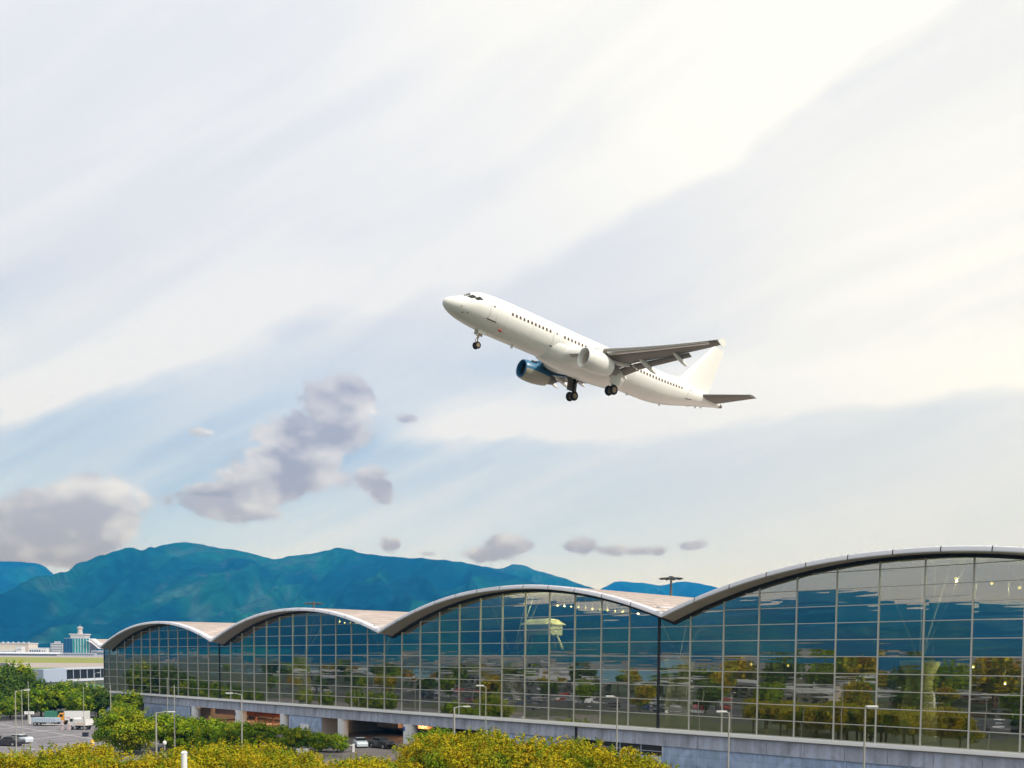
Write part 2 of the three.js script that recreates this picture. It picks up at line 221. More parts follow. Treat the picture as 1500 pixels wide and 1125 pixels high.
// glass wall: mullions every 4.5 m, rows of 1.84 m
const MUL = []; for (let x = -220.5; x <= -4; x += 4.5) MUL.push(+x.toFixed(2));
const X_L = -223.6, X_R = -2.4, COLS = [X_L, ...MUL, X_R];
const glassMat = (seed) => { const t = TEX.glassBump.clone(); t.needsUpdate = true; t.offset.set(seed * 0.37 % 1, seed * 0.61 % 1); t.repeat.set(0.16, 0.16); return new THREE.MeshPhysicalMaterial({ color: new THREE.Color(0.20, 0.26, 0.17), roughness: 0.012, metalness: 0, transmission: 1, thickness: 0, ior: 4.2, bumpMap: t, bumpScale: 0.0034 }); };
const GLASS = [0, 1, 2, 3, 4, 5].map(glassMat);
const glassWall = part('glass_wall', terminal);
{
  const r = rngOf(41), list = [];
  for (let c = 0; c < COLS.length - 1; c++) {
    const x0 = COLS[c] + 0.05, x1 = COLS[c + 1] - 0.05;
    for (let i = 0; i < 11; i++) {
      const y0 = SILL + i * ROW + 0.03, y1 = y0 + ROW - 0.06, xs = [0, 1, 2, 3, 4].map((q) => lerp(x0, x1, q / 4)), top = xs.map((x) => Math.min(y1, gTop(x) - 0.02));
      if (Math.max(...top) < y0 + 0.15) continue;
      const cx = (x0 + x1) / 2, cy = (y0 + y1) / 2, full = Math.min(...top) >= y1 - 1e-6;
      const pts = full ? [[x0, y0], [x1, y0], [x1, y1], [x0, y1]] : [[x0, y0], [x1, y0], ...xs.map((x, q) => [x, Math.max(y0, top[q])]).reverse()];
      const g = new THREE.ShapeGeometry(new THREE.Shape(pts.map(([x, y]) => new THREE.Vector2(x - cx, y - cy))));
      const depth = Math.hypot(cx, 93.5), seen = cx < -15, n = list.length;
      const rx = (r() - 0.5) * 0.012, ry = (r() - 0.5) * 0.010, mi = Math.floor(r() * 6);
      { const p = g.attributes.position, uv = []; const ou = r() * 9, ov = r() * 9; for (let q = 0; q < p.count; q++) uv.push(p.getX(q) + ou, p.getY(q) + ov); g.setAttribute('uv', new THREE.Float32BufferAttribute(uv, 2)); }
      list.push({ g, cx, cy, rx, ry, mi, w: seen ? (Math.max(...top) - y0) / depth / depth : 0 });
    }
  }
  const rank = [...list].sort((a, b) => b.w - a.w), single = new Set(rank.slice(0, 295));
  const rest = [];
  for (const q of list) {
    if (single.has(q)) { const m = mesh('pane', q.g, GLASS[q.mi], glassWall); m.position.set(q.cx, q.cy, 0); m.rotation.set(q.rx, q.ry, 0); }
    else rest.push(q.g.clone().rotateX(q.rx).rotateY(q.ry).translate(q.cx, q.cy, 0));
  }
  mesh('distant_panes', merge(rest), GLASS[0], glassWall).userData.kind = 'stuff';
  for (const x of [X_L, ...MUL, X_R]) { const joint = [-58.5, -220.5 + 54 * 1 + 0].includes(x), t = Math.min(gTop(x), gTop(x + 0.01)); mesh(joint ? 'expansion_joint' : 'mullion', box(joint ? 0.3 : 0.145, t - SILL, 0.3, x, (t + SILL) / 2, -0.04), joint ? M.dark : M.mullion, glassWall); }
  for (let i = 1; i < 11; i++) { // transoms, cut where the arch comes down
    const y = SILL + i * ROW; let start = null; const N = 900;
    for (let s = 0; s <= N; s++) { const x = lerp(X_L, X_R, s / N), inside = gTop(x) > y + 0.05 && s < N; if (inside && start === null) start = x; if (!inside && start !== null) { if (x - start > 1.5) mesh('transom', box(x - start, 0.09, 0.16, (x + start) / 2, y, -0.02), M.mullion, glassWall); start = null; } }
  }
  // side wall at the far corner
  for (let c = 0; c < 8; c++) for (let i = 0; i < 5; i++) mesh('side_pane', box(0.03, ROW - 0.06, 4.4, X_L, SILL + (i + 0.5) * ROW, -2.4 - c * 4.5), GLASS[(c + i) % 6], glassWall);
  mesh('side_wall', box(0.3, 9.4, 50, X_L, SILL + 4.7, -62), M.panel2, glassWall); mesh('corner_post', box(0.35, 10, 0.35, X_L, SILL + 5, -0.1), M.dark, glassWall);
}
// hall inside
{
  const hall = part('departure_hall', terminal);
  mesh('hall_floor', box(220.5, 0.3, 86, -113, SILL - 0.32, -43.6), std(0.26, 0.24, 0.21, 0.5), hall);
  mesh('hall_back_wall', gridGeo(120, 1, (u, v) => { const x = lerp(-223, -3, u); return [x, v ? roofY(x, -56) - 0.65 : SILL, -56]; }), std(0.34, 0.35, 0.33, 0.8), hall);
  mesh('hall_end_wall', box(0.3, 20, 86, -2.6, SILL + 9.9, -43.6), std(0.34, 0.35, 0.33, 0.8), hall);
  const cream = std(0.66, 0.60, 0.46, 0.75);
  for (const x of [-206, -172.5, -148, -122.8, -90.7, -60.2, -29.6]) {   // waisted columns with struts up to the vault
    const c = mesh('waisted_column', new THREE.LatheGeometry([[1.9, SILL - 0.15], [1.9, 8], [1.75, 9.6], [1.35, 11.4], [1.5, 12.6], [2.1, 14.0], [2.1, 14.3], [0.01, 14.3]].map(([a, b]) => new THREE.Vector2(a, b)), 20), cream, hall); c.position.set(x, 0, -8);
    for (const [sx, sz] of [[-4.5, 0], [4.5, 0], [-1.5, -5], [1.5, -5]]) { const t = roofY(x + sx, -8 + sz) - 0.6; mesh('strut', bar([0, 14.2, 0], [sx, t, sz], 0.12), M.steel, c); }
  }
  // canopy pavilion on splayed legs
  const pav = part('check_in_canopy', hall); // two-tier pavilion
  mesh('canopy_roof', new THREE.CylinderGeometry(2.4, 3.9, 0.9, 4, 1).rotateY(Math.PI / 4).scale(1.1, 1, 0.7).translate(-84.3, 19.9, -8), cream, pav);
  mesh('canopy_body', box(5.2, 1.7, 3, -84.3, 18.7, -8), cream, pav);
  for (const [a, b] of [[-2.4, -3.9], [-1.9, -2.6], [2.4, 3.9], [1.9, 2.6]]) mesh('canopy_leg', bar([-84.3 + a, 18.4, -8], [-84.3 + b, 15.6, -8], 0.2), cream, pav);
  mesh('canopy_deck', box(12, 0.35, 4, -84.3, 15.4, -8), M.dark, pav); for (const q of [-5, 5]) mesh('canopy_post', bar([-84.3 + q, SILL - 0.15, -8.6], [-84.3 + q, 15.3, -8.6], 0.3), M.dark, pav);
  // rows of small warm lamps under the vaults, plus one added for the canopy
  const lamp = (x, y, z, r) => { const o = mesh('ceiling_lamp', new THREE.SphereGeometry(r, 10, 8), M.lampGlow, hall); o.position.set(x, y, z); mesh('lamp_stem', bar([0, r, 0], [0, roofY(x, z) - 0.55 - y, 0], 0.03), M.steel, o); const p = new THREE.PointLight(new THREE.Color(1, 0.80, 0.48), 64, 0, 2); p.position.set(x, y - r - 0.06, z); p.castShadow = true; scene.add(p); };
  for (let i = 0; i < 12; i++) lamp(-81.5 + i * 1.32, 22.4 - i * 0.155, -8, 0.14);
  for (let i = 0; i < 5; i++) lamp(-135.7 + i * 1.75, 21.1 - i * 0.1, -8, 0.16);
  lamp(-190.5, 19.7, -8, 0.2); lamp(-86.5, 22.6, -6, 0.12);  // the second lamp is an added one, there to light the canopy evenly
  for (const [x, y] of [[-26.2, 23.2], [-22.7, 22.5], [-20.1, 21.9], [-21.1, 12.0], [-24.2, 13.7], [-28.3, 13.6], [-49.8, 13.7], [-44.9, 13.6]]) lamp(x, y, -8, 0.16);
}
// sill, fascia band and ground floor
{
  for (let k = 0; k < 4; k++) { const a = k ? XV0 + SPAN * k : X_L - 0.4, b = XV0 + SPAN * (k + 1); mesh('window_sill', rbox(b - a - 0.03, 0.42, 1.05, 0.06, (a + b) / 2, SILL - 0.2, 0.5), M.sill, terminal); }
  mesh('slab_edge', box(221.4, 0.55, 0.9, -113, SILL - 0.68, -0.1), M.conc, terminal);
  const band = mesh('fascia_band', box(221.4, 1.5, 0.5, -113, 4.05, -0.05), M.conc, terminal);
  for (let x = X_L; x < X_R - 0.5; x += 4.5) { const b = Math.min(X_R, x + 4.5); mesh('band_panel', metre(rbox(b - x - 0.04, 1.58, 0.16, 0.015, (x + b) / 2, 4.06, 0.28)), M.band, band); }
  const pr = rngOf(5);
  const wall = (x0, x1, z, holes = []) => {
    const w = mesh('ground_floor_wall', merge([box(x1 - x0, 3.28, 0.3, (x0 + x1) / 2, 1.64, z - 0.22), box(0.3, 3.28, 14, x0 + 0.15, 1.64, z - 7.4), box(0.3, 3.28, 14, x1 - 0.15, 1.64, z - 7.4)]), M.conc, terminal);
    const n = Math.max(1, Math.round((x1 - x0) / 4.5));
    for (let i = 0; i < n; i++) for (let j = 0; j < 3; j++) {
      const a = lerp(x0, x1, i / n), b = lerp(x0, x1, (i + 1) / n), y0 = 0.02 + j * 1.09, y1 = y0 + 1.07;
      const cuts = holes.filter(([ha, hb, hy0, hy1]) => ha < b && hb > a && hy0 < y1 && hy1 > y0);
      let spans = [[a, b]]; for (const [ha, hb] of cuts) spans = spans.flatMap(([p, q]) => [[p, Math.min(q, ha)], [Math.max(p, hb), q]].filter(([s, t]) => t - s > 0.05));
      for (const [p, q] of spans) mesh('wall_panel', boxM(q - p - 0.035, y1 - y0, 0.1, (p + q) / 2, (y0 + y1) / 2, z), pr() < 0.5 ? M.panel : M.panel2, w);
      for (const [ha, hb, hy0, hy1] of cuts) for (const [p, q] of [[y0, Math.min(y1, hy0)], [Math.max(y0, hy1), y1]]) if (q - p > 0.06) mesh('wall_panel', boxM(Math.min(b, hb) - Math.max(a, ha) - 0.035, q - p, 0.1, (Math.min(b, hb) + Math.max(a, ha)) / 2, (p + q) / 2, z - 0.001), M.panel, w);
    }
    for (const [ha, hb, hy0, hy1, bars = 0] of holes) {
      const f = 0.09, wn = mesh('window', box(hb - ha - 0.02, hy1 - hy0 - 0.02, 0.03, (ha + hb) / 2, (hy0 + hy1) / 2, z - 0.045), std(0.02, 0.022, 0.026, 0.12), w);
      if (bars >= 0) wn.userData.label = 'dark window of the ground floor';
      for (const [p, q] of [[ha + f / 2, 0], [hb - f / 2, 0]]) mesh('window_frame', box(f, hy1 - hy0, 0.2, p, (hy0 + hy1) / 2, z + 0.01), M.white, w);
      for (let s = 1; s <= bars; s++) mesh('window_frame', box(0.1, hy1 - hy0 - 0.02, 0.14, lerp(ha, hb, s / (bars + 1)), (hy0 + hy1) / 2, z + 0.01), M.band, w);
      if (bars) mesh('window_frame', box(hb - ha - 0.3, 0.08, 0.1, (ha + hb) / 2, hy0 + 0.6, z + 0.01), M.band, w);
    }
  };
  wall(X_L, -179, 0.1, [[-213.8, -210.3, 1.0, 3.15], [-209.4, -205.8, 1.0, 3.15], [-204.5, -200.9, 1.0, 3.15]]);
  wall(-140.7, -130.2, 0.1); wall(-89.5, -71.2, 0.1); wall(-71.2, -57.3, 0.1, [[-70.7, -57.6, 1.9, 3.26, 3]]); wall(-57.3, X_R, 0.1);
  mesh('drain_pipe', bar([-71.2, 0.02, 0.55], [-71.2, 4.9, 0.55], 0.16), M.dark, terminal);
  mesh('undercroft_ceiling', box(95, 0.3, 17, -135, 3.46, -8.8), std(0.34, 0.32, 0.31, 0.9), terminal);
  mesh('undercroft_back_wall', box(95, 3.4, 0.3, -135, 1.7, -16.6), std(0.34, 0.30, 0.28, 0.9), terminal);
  for (const [x, r] of [[-177.3, 0.95], [-158.8, 1.15], [-142.8, 0.9], [-124.4, 0.95], [-106.3, 1.2]]) {
    const c = mesh('column', cyl(r, r, 3.28, 28).translate(x, 1.66, -0.15 - r * 0.2), M.column, terminal);
    if (r > 1.1) mesh('column_sign', new THREE.CylinderGeometry(r + 0.015, r + 0.015, 0.7, 20, 1, true, -0.75, 1.5).rotateY(-0.75).translate(x, 2.55, -0.15 - r * 0.2), M.blueSign, c);
  }
  for (const x of [-170, -160, -150, -118, -112]) { const o = mesh('undercroft_lamp', new THREE.SphereGeometry(0.16, 10, 8), M.lampGlow, terminal); o.position.set(x, 3.0, -7.5); mesh('lamp_stem', bar([0, 0.14, 0], [0, 0.34, 0], 0.03), M.steel, o); const p = new THREE.PointLight(new THREE.Color(1, 0.55, 0.25), 70, 0, 2); p.position.set(x, 2.78, -7.5); p.castShadow = true; scene.add(p); }
  mesh('orange_screen', box(15.5, 1.5, 0.2, -160.8, 2.5, -6), std(0.62, 0.17, 0.06, 0.8), terminal);
  for (const x of [-168, -162, -155.4]) mesh('screen_post', bar([x, 0.02, -5.8], [x, 3.3, -5.8], 0.1), std(0.35, 0.13, 0.06, 0.8), terminal);
  mesh('counter_block', box(9, 1.3, 1.4, -114, 2.4, -9), std(0.35, 0.18, 0.10, 0.8), terminal); mesh('counter_block', box(6, 1.2, 1.4, -120.5, 2.2, -8), std(0.3, 0.24, 0.24, 0.8), terminal);
  mesh('counter_block', box(8, 1.2, 1, -172.5, 2.2, -5), std(0.42, 0.28, 0.28, 0.8), terminal);
  mesh('notice_board', rbox(2.7, 1.5, 0.12, 0.02, -135.2, 1.0, 0.32), M.white, terminal);
}
// ------------------------------------------------------------------ airliner (x aft from the nose, y up, z to port)
{
  const AFT = V3(0.2124, -0.1107, -0.9709).normalize(), UPV0 = V3(0.1697, 0.9827, -0.0749), PORT = V3(0, 0, 0).crossVectors(AFT, UPV0).normalize(), UPV = V3(0, 0, 0).crossVectors(PORT, AFT);
  const plane = thing('airliner', 'white twin-engine airliner climbing with its landing gear down', 'airplane');
  plane.quaternion.setFromRotationMatrix(new THREE.Matrix4().makeBasis(AFT, UPV, PORT));
  plane.position.copy(V3(-62.95, 50.3, 7.85).addScaledVector(AFT, -22));
  // stations: x, top, bottom, half width
  const ST = [[0, -0.53, -0.57, 0.02], [0.08, -0.30, -0.80, 0.26], [0.3, -0.08, -1.02, 0.52], [0.8, 0.22, -1.30, 0.88], [1.5, 0.52, -1.53, 1.22], [2.2, 0.86, -1.68, 1.48], [3.0, 1.38, -1.80, 1.68], [3.7, 1.68, -1.88, 1.79], [4.6, 1.86, -1.95, 1.88], [6, 1.98, -2.03, 1.95], [7.5, 2.02, -2.07, 1.975], [12, 2.02, -2.07, 1.975], [20, 2.02, -2.07, 1.975], [29.5, 2.02, -2.07, 1.975], [32, 2.02, -1.93, 1.95], [34.5, 2.0, -1.50, 1.82], [37, 1.95, -0.88, 1.58], [39.5, 1.87, -0.25, 1.22], [41.5, 1.77, 0.24, 0.88], [43, 1.62, 0.58, 0.58], [44, 1.42, 0.80, 0.34], [44.5, 1.22, 0.92, 0.14]];
  const stat = (x) => { let i = 1; while (i < ST.length - 1 && ST[i][0] < x) i++; const a = ST[i - 1], b = ST[i], p = ST[Math.max(0, i - 2)], q = ST[Math.min(ST.length - 1, i + 1)], t = Math.min(1, Math.max(0, (x - a[0]) / (b[0] - a[0]))), h = b[0] - a[0]; return [1, 2, 3].map((c) => { const m0 = i > 1 ? (b[c] - p[c]) / (b[0] - p[0]) * h : (b[c] - a[c]), m1 = (q[c] - a[c]) / (q[0] - a[0] || 1) * h, t2 = t * t, t3 = t2 * t; return (2 * t3 - 3 * t2 + 1) * a[c] + (t3 - 2 * t2 + t) * m0 + (-2 * t3 + 3 * t2) * b[c] + (t3 - t2) * m1; }); };
  const surf = (x, th, off = 0) => { const [t, b, w] = stat(x), yc = (t + b) / 2, ry = (t - b) / 2; return [x, yc + (ry + off) * Math.cos(th), (w + off) * Math.sin(th)]; };
  const xs = []; for (let x = 0; x < 1; x += 0.08) xs.push(x); for (let x = 1; x < 8; x += 0.25) xs.push(x); for (let x = 8; x < 29; x += 1.5) xs.push(x); for (let x = 29; x <= 44.5; x += 0.5) xs.push(x);
  const body = mesh('fuselage', gridGeo(64, xs.length - 1, (u, v) => surf(xs[Math.round(v * (xs.length - 1))], u * 2 * Math.PI)), M.plane, plane);
  const D = Math.PI / 180;
  const patch = (c, off, n = 6) => gridGeo(n, n, (u, v) => { const a = [lerp(c[0][0], c[1][0], u), lerp(c[0][1], c[1][1], u)], b = [lerp(c[3][0], c[2][0], u), lerp(c[3][1], c[2][1], u)]; return surf(lerp(a[0], b[0], v), lerp(a[1], b[1], v) * D, off); });
  for (const s of [1, -1]) for (const c of [[[2.15, 4], [1.98, 32], [2.58, 39], [3.0, 4]], [[2.18, 43], [2.62, 60], [3.18, 59], [2.84, 38]], [[2.90, 64], [3.30, 72], [4.0, 67], [3.5, 53]]]) mesh('cockpit_window', patch(c.map(([x, a]) => [x, a * s]), 0.015), M.cockpit, body);
  const door = (x, s, w = 0.85, a0 = 62, a1 = 118) => { mesh('door_seam', patch([[x - 0.04, a0 * s], [x + w + 0.04, a0 * s], [x + w + 0.04, (a1 + 1.5) * s], [x - 0.04, (a1 + 1.5) * s]], 0.006), std(0.50, 0.46, 0.40, 0.6), body); const d = mesh('door', patch([[x, a0 * s + s * 0.8], [x + w, a0 * s + s * 0.8], [x + w, a1 * s], [x, a1 * s]], 0.014), M.plane, body); mesh('door_sill', patch([[x - 0.25, a1 * s], [x + w + 0.25, a1 * s], [x + w + 0.15, (a1 + 3.4) * s], [x - 0.15, (a1 + 3.4) * s]], 0.02, 4), M.planeSeam, d); mesh('door_window', patch([[x + w / 2 - 0.1, 74 * s], [x + w / 2 + 0.1, 74 * s], [x + w / 2 + 0.1, 80 * s], [x + w / 2 - 0.1, 80 * s]], 0.022, 2), M.windowDark, d); };
  const DOORS = [4.9, 13.6, 24.6, 36.3];
  for (const s of [1, -1]) {
    DOORS.forEach((x) => door(x, s));
    for (let x = 7.6; x < 35; x += 0.533) { if (DOORS.some((d) => x > d - 0.55 && x < d + 1.3)) continue; mesh('cabin_window', patch([[x, 73 * s], [x + 0.25, 73 * s], [x + 0.25, 82.5 * s], [x, 82.5 * s]], 0.012, 2), M.windowDark, body); }
  }
  for (const x of [7.1, 10.6, 14.9, 26.4, 30.2, 33.6]) mesh('skin_seam', gridGeo(48, 1, (u, v) => surf(x + v * 0.035, u * 2 * Math.PI, 0.004)), std(0.66, 0.64, 0.60, 0.5), body);
  // belly fairing
  mesh('belly_fairing', gridGeo(32, 24, (u, v) => { const x = lerp(13.3, 25.8, v), e = Math.sin(Math.PI * Math.min(1, Math.max(0, v))) ** 0.5, a = (u - 0.5) * Math.PI * 1.16; return [x, -0.8 - (1.27 + 0.62 * e) * Math.cos(a), (1.35 + 1.2 * e) * Math.sin(a)]; }), M.plane, plane);
  // lifting surfaces
  const air = (t) => { const o = []; for (let i = 0; i <= 14; i++) { const x = (1 - Math.cos(Math.PI * i / 14)) / 2; o.push([x, t * (2.969 * Math.sqrt(x) - 1.26 * x - 3.516 * x * x + 2.843 * x ** 3 - 1.036 * x ** 4) * 0.5 / 0.5]); } return [...o.map(([x, y]) => [x, y]).reverse(), ...o.slice(1).map(([x, y]) => [x, -y * 0.75])]; };
  const loft = (secs, map) => { const n = air(0.1).length; return gridGeo(n - 1, secs.length - 1, (u, v) => { const s = secs[Math.round(v * (secs.length - 1))], q = air(s.t)[Math.round(u * (n - 1))]; return map(s, q); }); };
  const cap = (geo, secs, map, s) => { const n = air(0.1), pts = n.map((q) => map(secs, q)), g = []; for (let i = 1; i < pts.length - 1; i++) g.push(...pts[0], ...pts[i], ...pts[i + 1]); const b = new THREE.BufferGeometry(); b.setAttribute('position', new THREE.Float32BufferAttribute(g, 3)); b.computeVertexNormals(); return merge([geo, b]); };
  const wm = (s) => (e, q) => [e.x + q[0] * e.c, e.y + q[1] * e.c, s * e.z];
  const WS = []; for (let i = 0; i <= 16; i++) { const z = lerp(0.6, 16.9, i / 16), f = Math.max(0, (z - 1.97) / 14.93); const x = 15.5 + 0.585 * Math.max(0, z - 1.97) - 0.9 * Math.max(0, 1.97 - z), te = z < 6.4 ? lerp(22.4, 22.35, (z - 1.97) / 4.43) : lerp(22.35, 25.55, (z - 6.4) / 10.5); WS.push({ z, x, c: te - x, y: -1.25 + 0.09 * (z - 1.97) + 0.85 * f * f, t: lerp(0.145, 0.10, f) }); }
  const wAt = (z) => { const i = Math.min(15, Math.max(0, Math.floor((z - 0.6) / 16.3 * 16))), a = WS[i], b = WS[i + 1], t = (z - a.z) / (b.z - a.z); return { x: lerp(a.x, b.x, t), c: lerp(a.c, b.c, t), y: lerp(a.y, b.y, t), t: lerp(a.t, b.t, t) }; };
  const WGREY = std(0.18, 0.168, 0.148, 0.55);
  for (const s of [1, -1]) {
    const wing = mesh('wing', cap(loft(WS, wm(s)), WS[16], wm(s)), WGREY, plane);
    const RS = WS.filter((e) => e.z < 3.7).map((e, i, l) => ({ ...e, x: e.x - 0.16 * (1 - i / l.length) - 0.03, c: e.c + 0.3, t: e.t + 0.02 })); mesh('wing_root_fairing', loft(RS, wm(s)), M.plane, wing);
    const flapSec = (z, back, drop, ch, ang) => { const w = wAt(z), x = w.x + w.c + back, y = w.y - 0.02 * w.c - drop; return { z, x, y, c: ch, a: ang, t: 0.13 }; };
    const fm = (e, q) => { const ca = Math.cos(e.a), sa = Math.sin(e.a), px = q[0] * e.c, py = q[1] * e.c; return [e.x + px * ca + py * sa, e.y - px * sa + py * ca, s * e.z]; };
    for (const [z0, z1, c0, c1] of [[2.3, 6.25, 1.3, 1.15], [6.55, 13.1, 1.05, 0.7]]) { const a = flapSec(z0, -0.32, 0.15, c0, 0.34), b = flapSec(z1, -0.25, 0.11, c1, 0.34); mesh('flap', cap(cap(loft([a, b], fm), a, fm), b, fm), M.planeGrey, wing); }
    for (const [z0, z1] of [[2.7, 4.7], [6.6, 16.3]]) { const sec = (z) => { const w = wAt(z); return { z, x: w.x - 0.24, y: w.y - 0.17, c: Math.max(0.34, w.c * 0.13), a: 0.45, t: 0.16 }; }; const a = sec(z0), b = sec((z0 + z1) / 2), c = sec(z1); mesh('slat', cap(loft([a, b, c], fm), c, fm), M.planeMetal, wing); }
    for (const [z, len, r] of [[4.0, 3.0, 0.24], [8.1, 3.3, 0.27], [12.0, 2.7, 0.22]]) { const w = wAt(z), g = new THREE.SphereGeometry(1, 14, 10).scale(len / 2, r * 1.1, r * 0.8).rotateZ(-0.30); mesh('flap_track_fairing', g.translate(w.x + w.c + 0.05, w.y - 0.52, s * z), M.plane, wing); }
    const tip = WS[16]; const fs = new THREE.Shape([[0.2, 0], [0.75, 0.42], [1.2, 0.5], [1.55, 0], [1.35, -0.35], [1.0, -0.38]].map(([a, b]) => new THREE.Vector2(a, b)));
    mesh('wingtip_fence', new THREE.ExtrudeGeometry(fs, { depth: 0.06, bevelEnabled: false }).translate(tip.x, tip.y, s * 16.93 - 0.03), M.plane, wing);
    // engine
    const e = part('engine', plane); e.position.set(s > 0 ? 15.45 : 14.95, -2.2, s * 5.75);
    const lathe = (pts, n = 36) => new THREE.LatheGeometry(pts.map(([a, b]) => new THREE.Vector2(b, a)), n).rotateZ(-Math.PI / 2);
    if (s > 0) mesh('cowl', lathe([[0.14, 1.11], [0.5, 1.19], [1.2, 1.25], [2.2, 1.23], [3.2, 1.10], [3.9, 0.97], [3.9, 0.90], [3.0, 0.92]]), M.plane, e);
    else { const half = (a0) => new THREE.LatheGeometry([[0.14, 1.11], [0.5, 1.19], [1.2, 1.25], [2.2, 1.23], [3.2, 1.10], [3.9, 0.97], [3.9, 0.90], [3.0, 0.92]].map(([a, b]) => new THREE.Vector2(b, a)), 24, a0, Math.PI).rotateZ(-Math.PI / 2); mesh('upper_cowl', half(-Math.PI), std(0.03, 0.16, 0.30, 0.35), e).userData.label = 'blue upper half of the engine cowl'; mesh('lower_cowl', half(0), std(0.42, 0.40, 0.33, 0.45), e); }
    mesh('inlet_lip', lathe([[0.6, 0.86], [0.22, 0.90], [0.05, 0.95], [0, 1.01], [0.03, 1.07], [0.14, 1.11]]), s > 0 ? M.plane : std(0.03, 0.14, 0.28, 0.35), e);
    mesh('inlet_duct', lathe([[1.25, 0.02], [1.24, 0.86], [0.6, 0.86]]), s > 0 ? std(0.62, 0.54, 0.44, 0.6) : M.dark, e);
    const fan = mesh('fan', lathe([[1.2, 0.80], [1.18, 0.3]]), M.dark, e); mesh('spinner', lathe([[0.75, 0.01], [0.95, 0.18], [1.19, 0.30]], 20), std(0.05, 0.05, 0.055, 0.4), fan);
    for (let k = 0; k < 24; k++) { const a = k / 24 * 2 * Math.PI; mesh('fan_blade', box(0.05, 0.54, 0.10).rotateY(0.6).translate(1.1, 0.56, 0).rotateX(a), M.steel, fan); }
    mesh('exhaust_nozzle', lathe([[3.2, 0.78], [4.3, 0.66], [5.1, 0.50], [5.1, 0.44], [4.4, 0.42]]), M.planeGrey, e); mesh('exhaust_plug', lathe([[4.4, 0.42], [5.2, 0.26], [5.75, 0.02]]), M.planeGrey, e);
    const py = new THREE.Shape([[1.2, 1.15], [2.4, 1.62], [3.4, 1.72], [7.4, 1.25], [6.2, 0.9], [4.4, 0.62], [3.0, 0.95]].map(([a, b]) => new THREE.Vector2(a, b)));
    mesh('pylon', new THREE.ExtrudeGeometry(py, { depth: 0.36, bevelEnabled: true, bevelSize: 0.05, bevelThickness: 0.05, bevelSegments: 2 }).translate(0, 0, -0.18), s > 0 ? M.plane : std(0.03, 0.14, 0.28, 0.4), e);
    mesh('strake', box(0.9, 0.32, 0.03).rotateX(-s * 0.6).translate(1.2, 0.98, -s * 0.85), M.planeGrey, e);
    // main gear
    const g = part('main_landing_gear', plane), gx = 21.9, gz = s * 3.75, gy = -3.75;
    mesh('strut', merge([bar([gx, -1.4, gz], [gx, -2.7, gz], 0.2), bar([gx, -2.7, gz], [gx, gy, gz], 0.12), bar([gx, gy, gz - 0.6], [gx, gy, gz + 0.6], 0.11), bar([gx - 0.05, -2.4, gz], [gx - 0.1, -1.5, gz - s * 1.6], 0.09), bar([gx + 0.24, -2.7, gz], [gx + 0.42, -3.1, gz], 0.05), bar([gx + 0.42, -3.1, gz], [gx + 0.15, -3.5, gz], 0.05)]), s > 0 ? M.steel : M.dark, g);
    const gd = mesh('gear_door', box(1.5, 1.7, 0.06).rotateX(s * 0.12).translate(gx, -2.25, gz + s * 0.42), s > 0 ? M.plane : M.planeGrey, g);
    for (const o of [-0.45, 0.45]) wheel(g, gx, gy, gz + o, 0.58, 0.42);
    // stabiliser
    const SS = []; for (let i = 0; i <= 6; i++) { const z = lerp(0.3, 6.22, i / 6); SS.push({ z, x: 38.6 + 0.66 * z, c: lerp(4.2, 1.45, z / 6.22), y: 0.95 + 0.105 * z, t: 0.09 }); }
    mesh('stabiliser', cap(loft(SS, wm(s)), SS[6], wm(s)), WGREY, plane);
  }
  function wheel(p, x, y, z, r, w) { const t = mesh('wheel', new THREE.TorusGeometry(r - w * 0.42, w * 0.44, 12, 28).scale(1, 1, 1.05).translate(x, y, z), M.rubber, p); mesh('rim', cyl(r * 0.55, r * 0.55, w * 0.8, 20).rotateX(Math.PI / 2).translate(x, y, z), std(0.30, 0.22, 0.14, 0.5, 0.3), t); }
  { const g = part('nose_landing_gear', plane), x = 5.0, y = -3.55; mesh('strut', merge([bar([x + 0.05, -1.7, 0], [x, -2.7, 0], 0.13), bar([x, -2.7, 0], [x, y, 0], 0.08), bar([x, y, -0.3], [x, y, 0.3], 0.07), bar([x, -2.6, 0], [x + 0.9, -1.8, 0], 0.06), bar([x - 0.12, -2.7, 0], [x - 0.3, -3.05, 0], 0.04), bar([x - 0.3, -3.05, 0], [x - 0.08, -3.4, 0], 0.04)]), std(0.6, 0.45, 0.32, 0.5), g);
    for (const s of [1, -1]) { mesh('gear_door', box(1.1, 0.5, 0.04).rotateX(-s * 0.15).translate(x + 0.2, -2.1, s * 0.42), M.plane, g); wheel(g, x, y, s * 0.25, 0.38, 0.24); }
    for (const z of [-0.12, 0.12]) mesh('taxi_light', cyl(0.1, 0.07, 0.12, 12).rotateZ(Math.PI / 2).translate(x - 0.14, -2.45, z), M.white, g); }
  // fin
  const FS = []; for (let i = 0; i <= 8; i++) { const y = lerp(1.5, 8.05, i / 8), t = (y - 1.5) / 6.55; FS.push({ z: y, x: lerp(34.9, 40.75, t), c: lerp(6.5, 2.15, t), t: 0.09 }); }
  const fmap = (e, q) => [e.x + q[0] * e.c, e.z, q[1] * e.c];
  const FS0 = { z: 1.9, x: 32.6, c: 3, t: 0.05 };
  const finm = mesh('tail_fin', cap(loft(FS, fmap), FS[8], fmap), M.plane, plane);
  mesh('dorsal_fillet', new THREE.ExtrudeGeometry(new THREE.Shape([[32.4, 1.85], [35.5, 2.45], [36.5, 1.6]].map(([a, b]) => new THREE.Vector2(a, b))), { depth: 0.18, bevelEnabled: false }).translate(0, 0, -0.09), M.plane, finm);
  mesh('tail_cone', gridGeo(24, 4, (u, v) => surf(lerp(43.75, 44.5, v), u * 2 * Math.PI, 0.012)), M.planeGrey, plane);
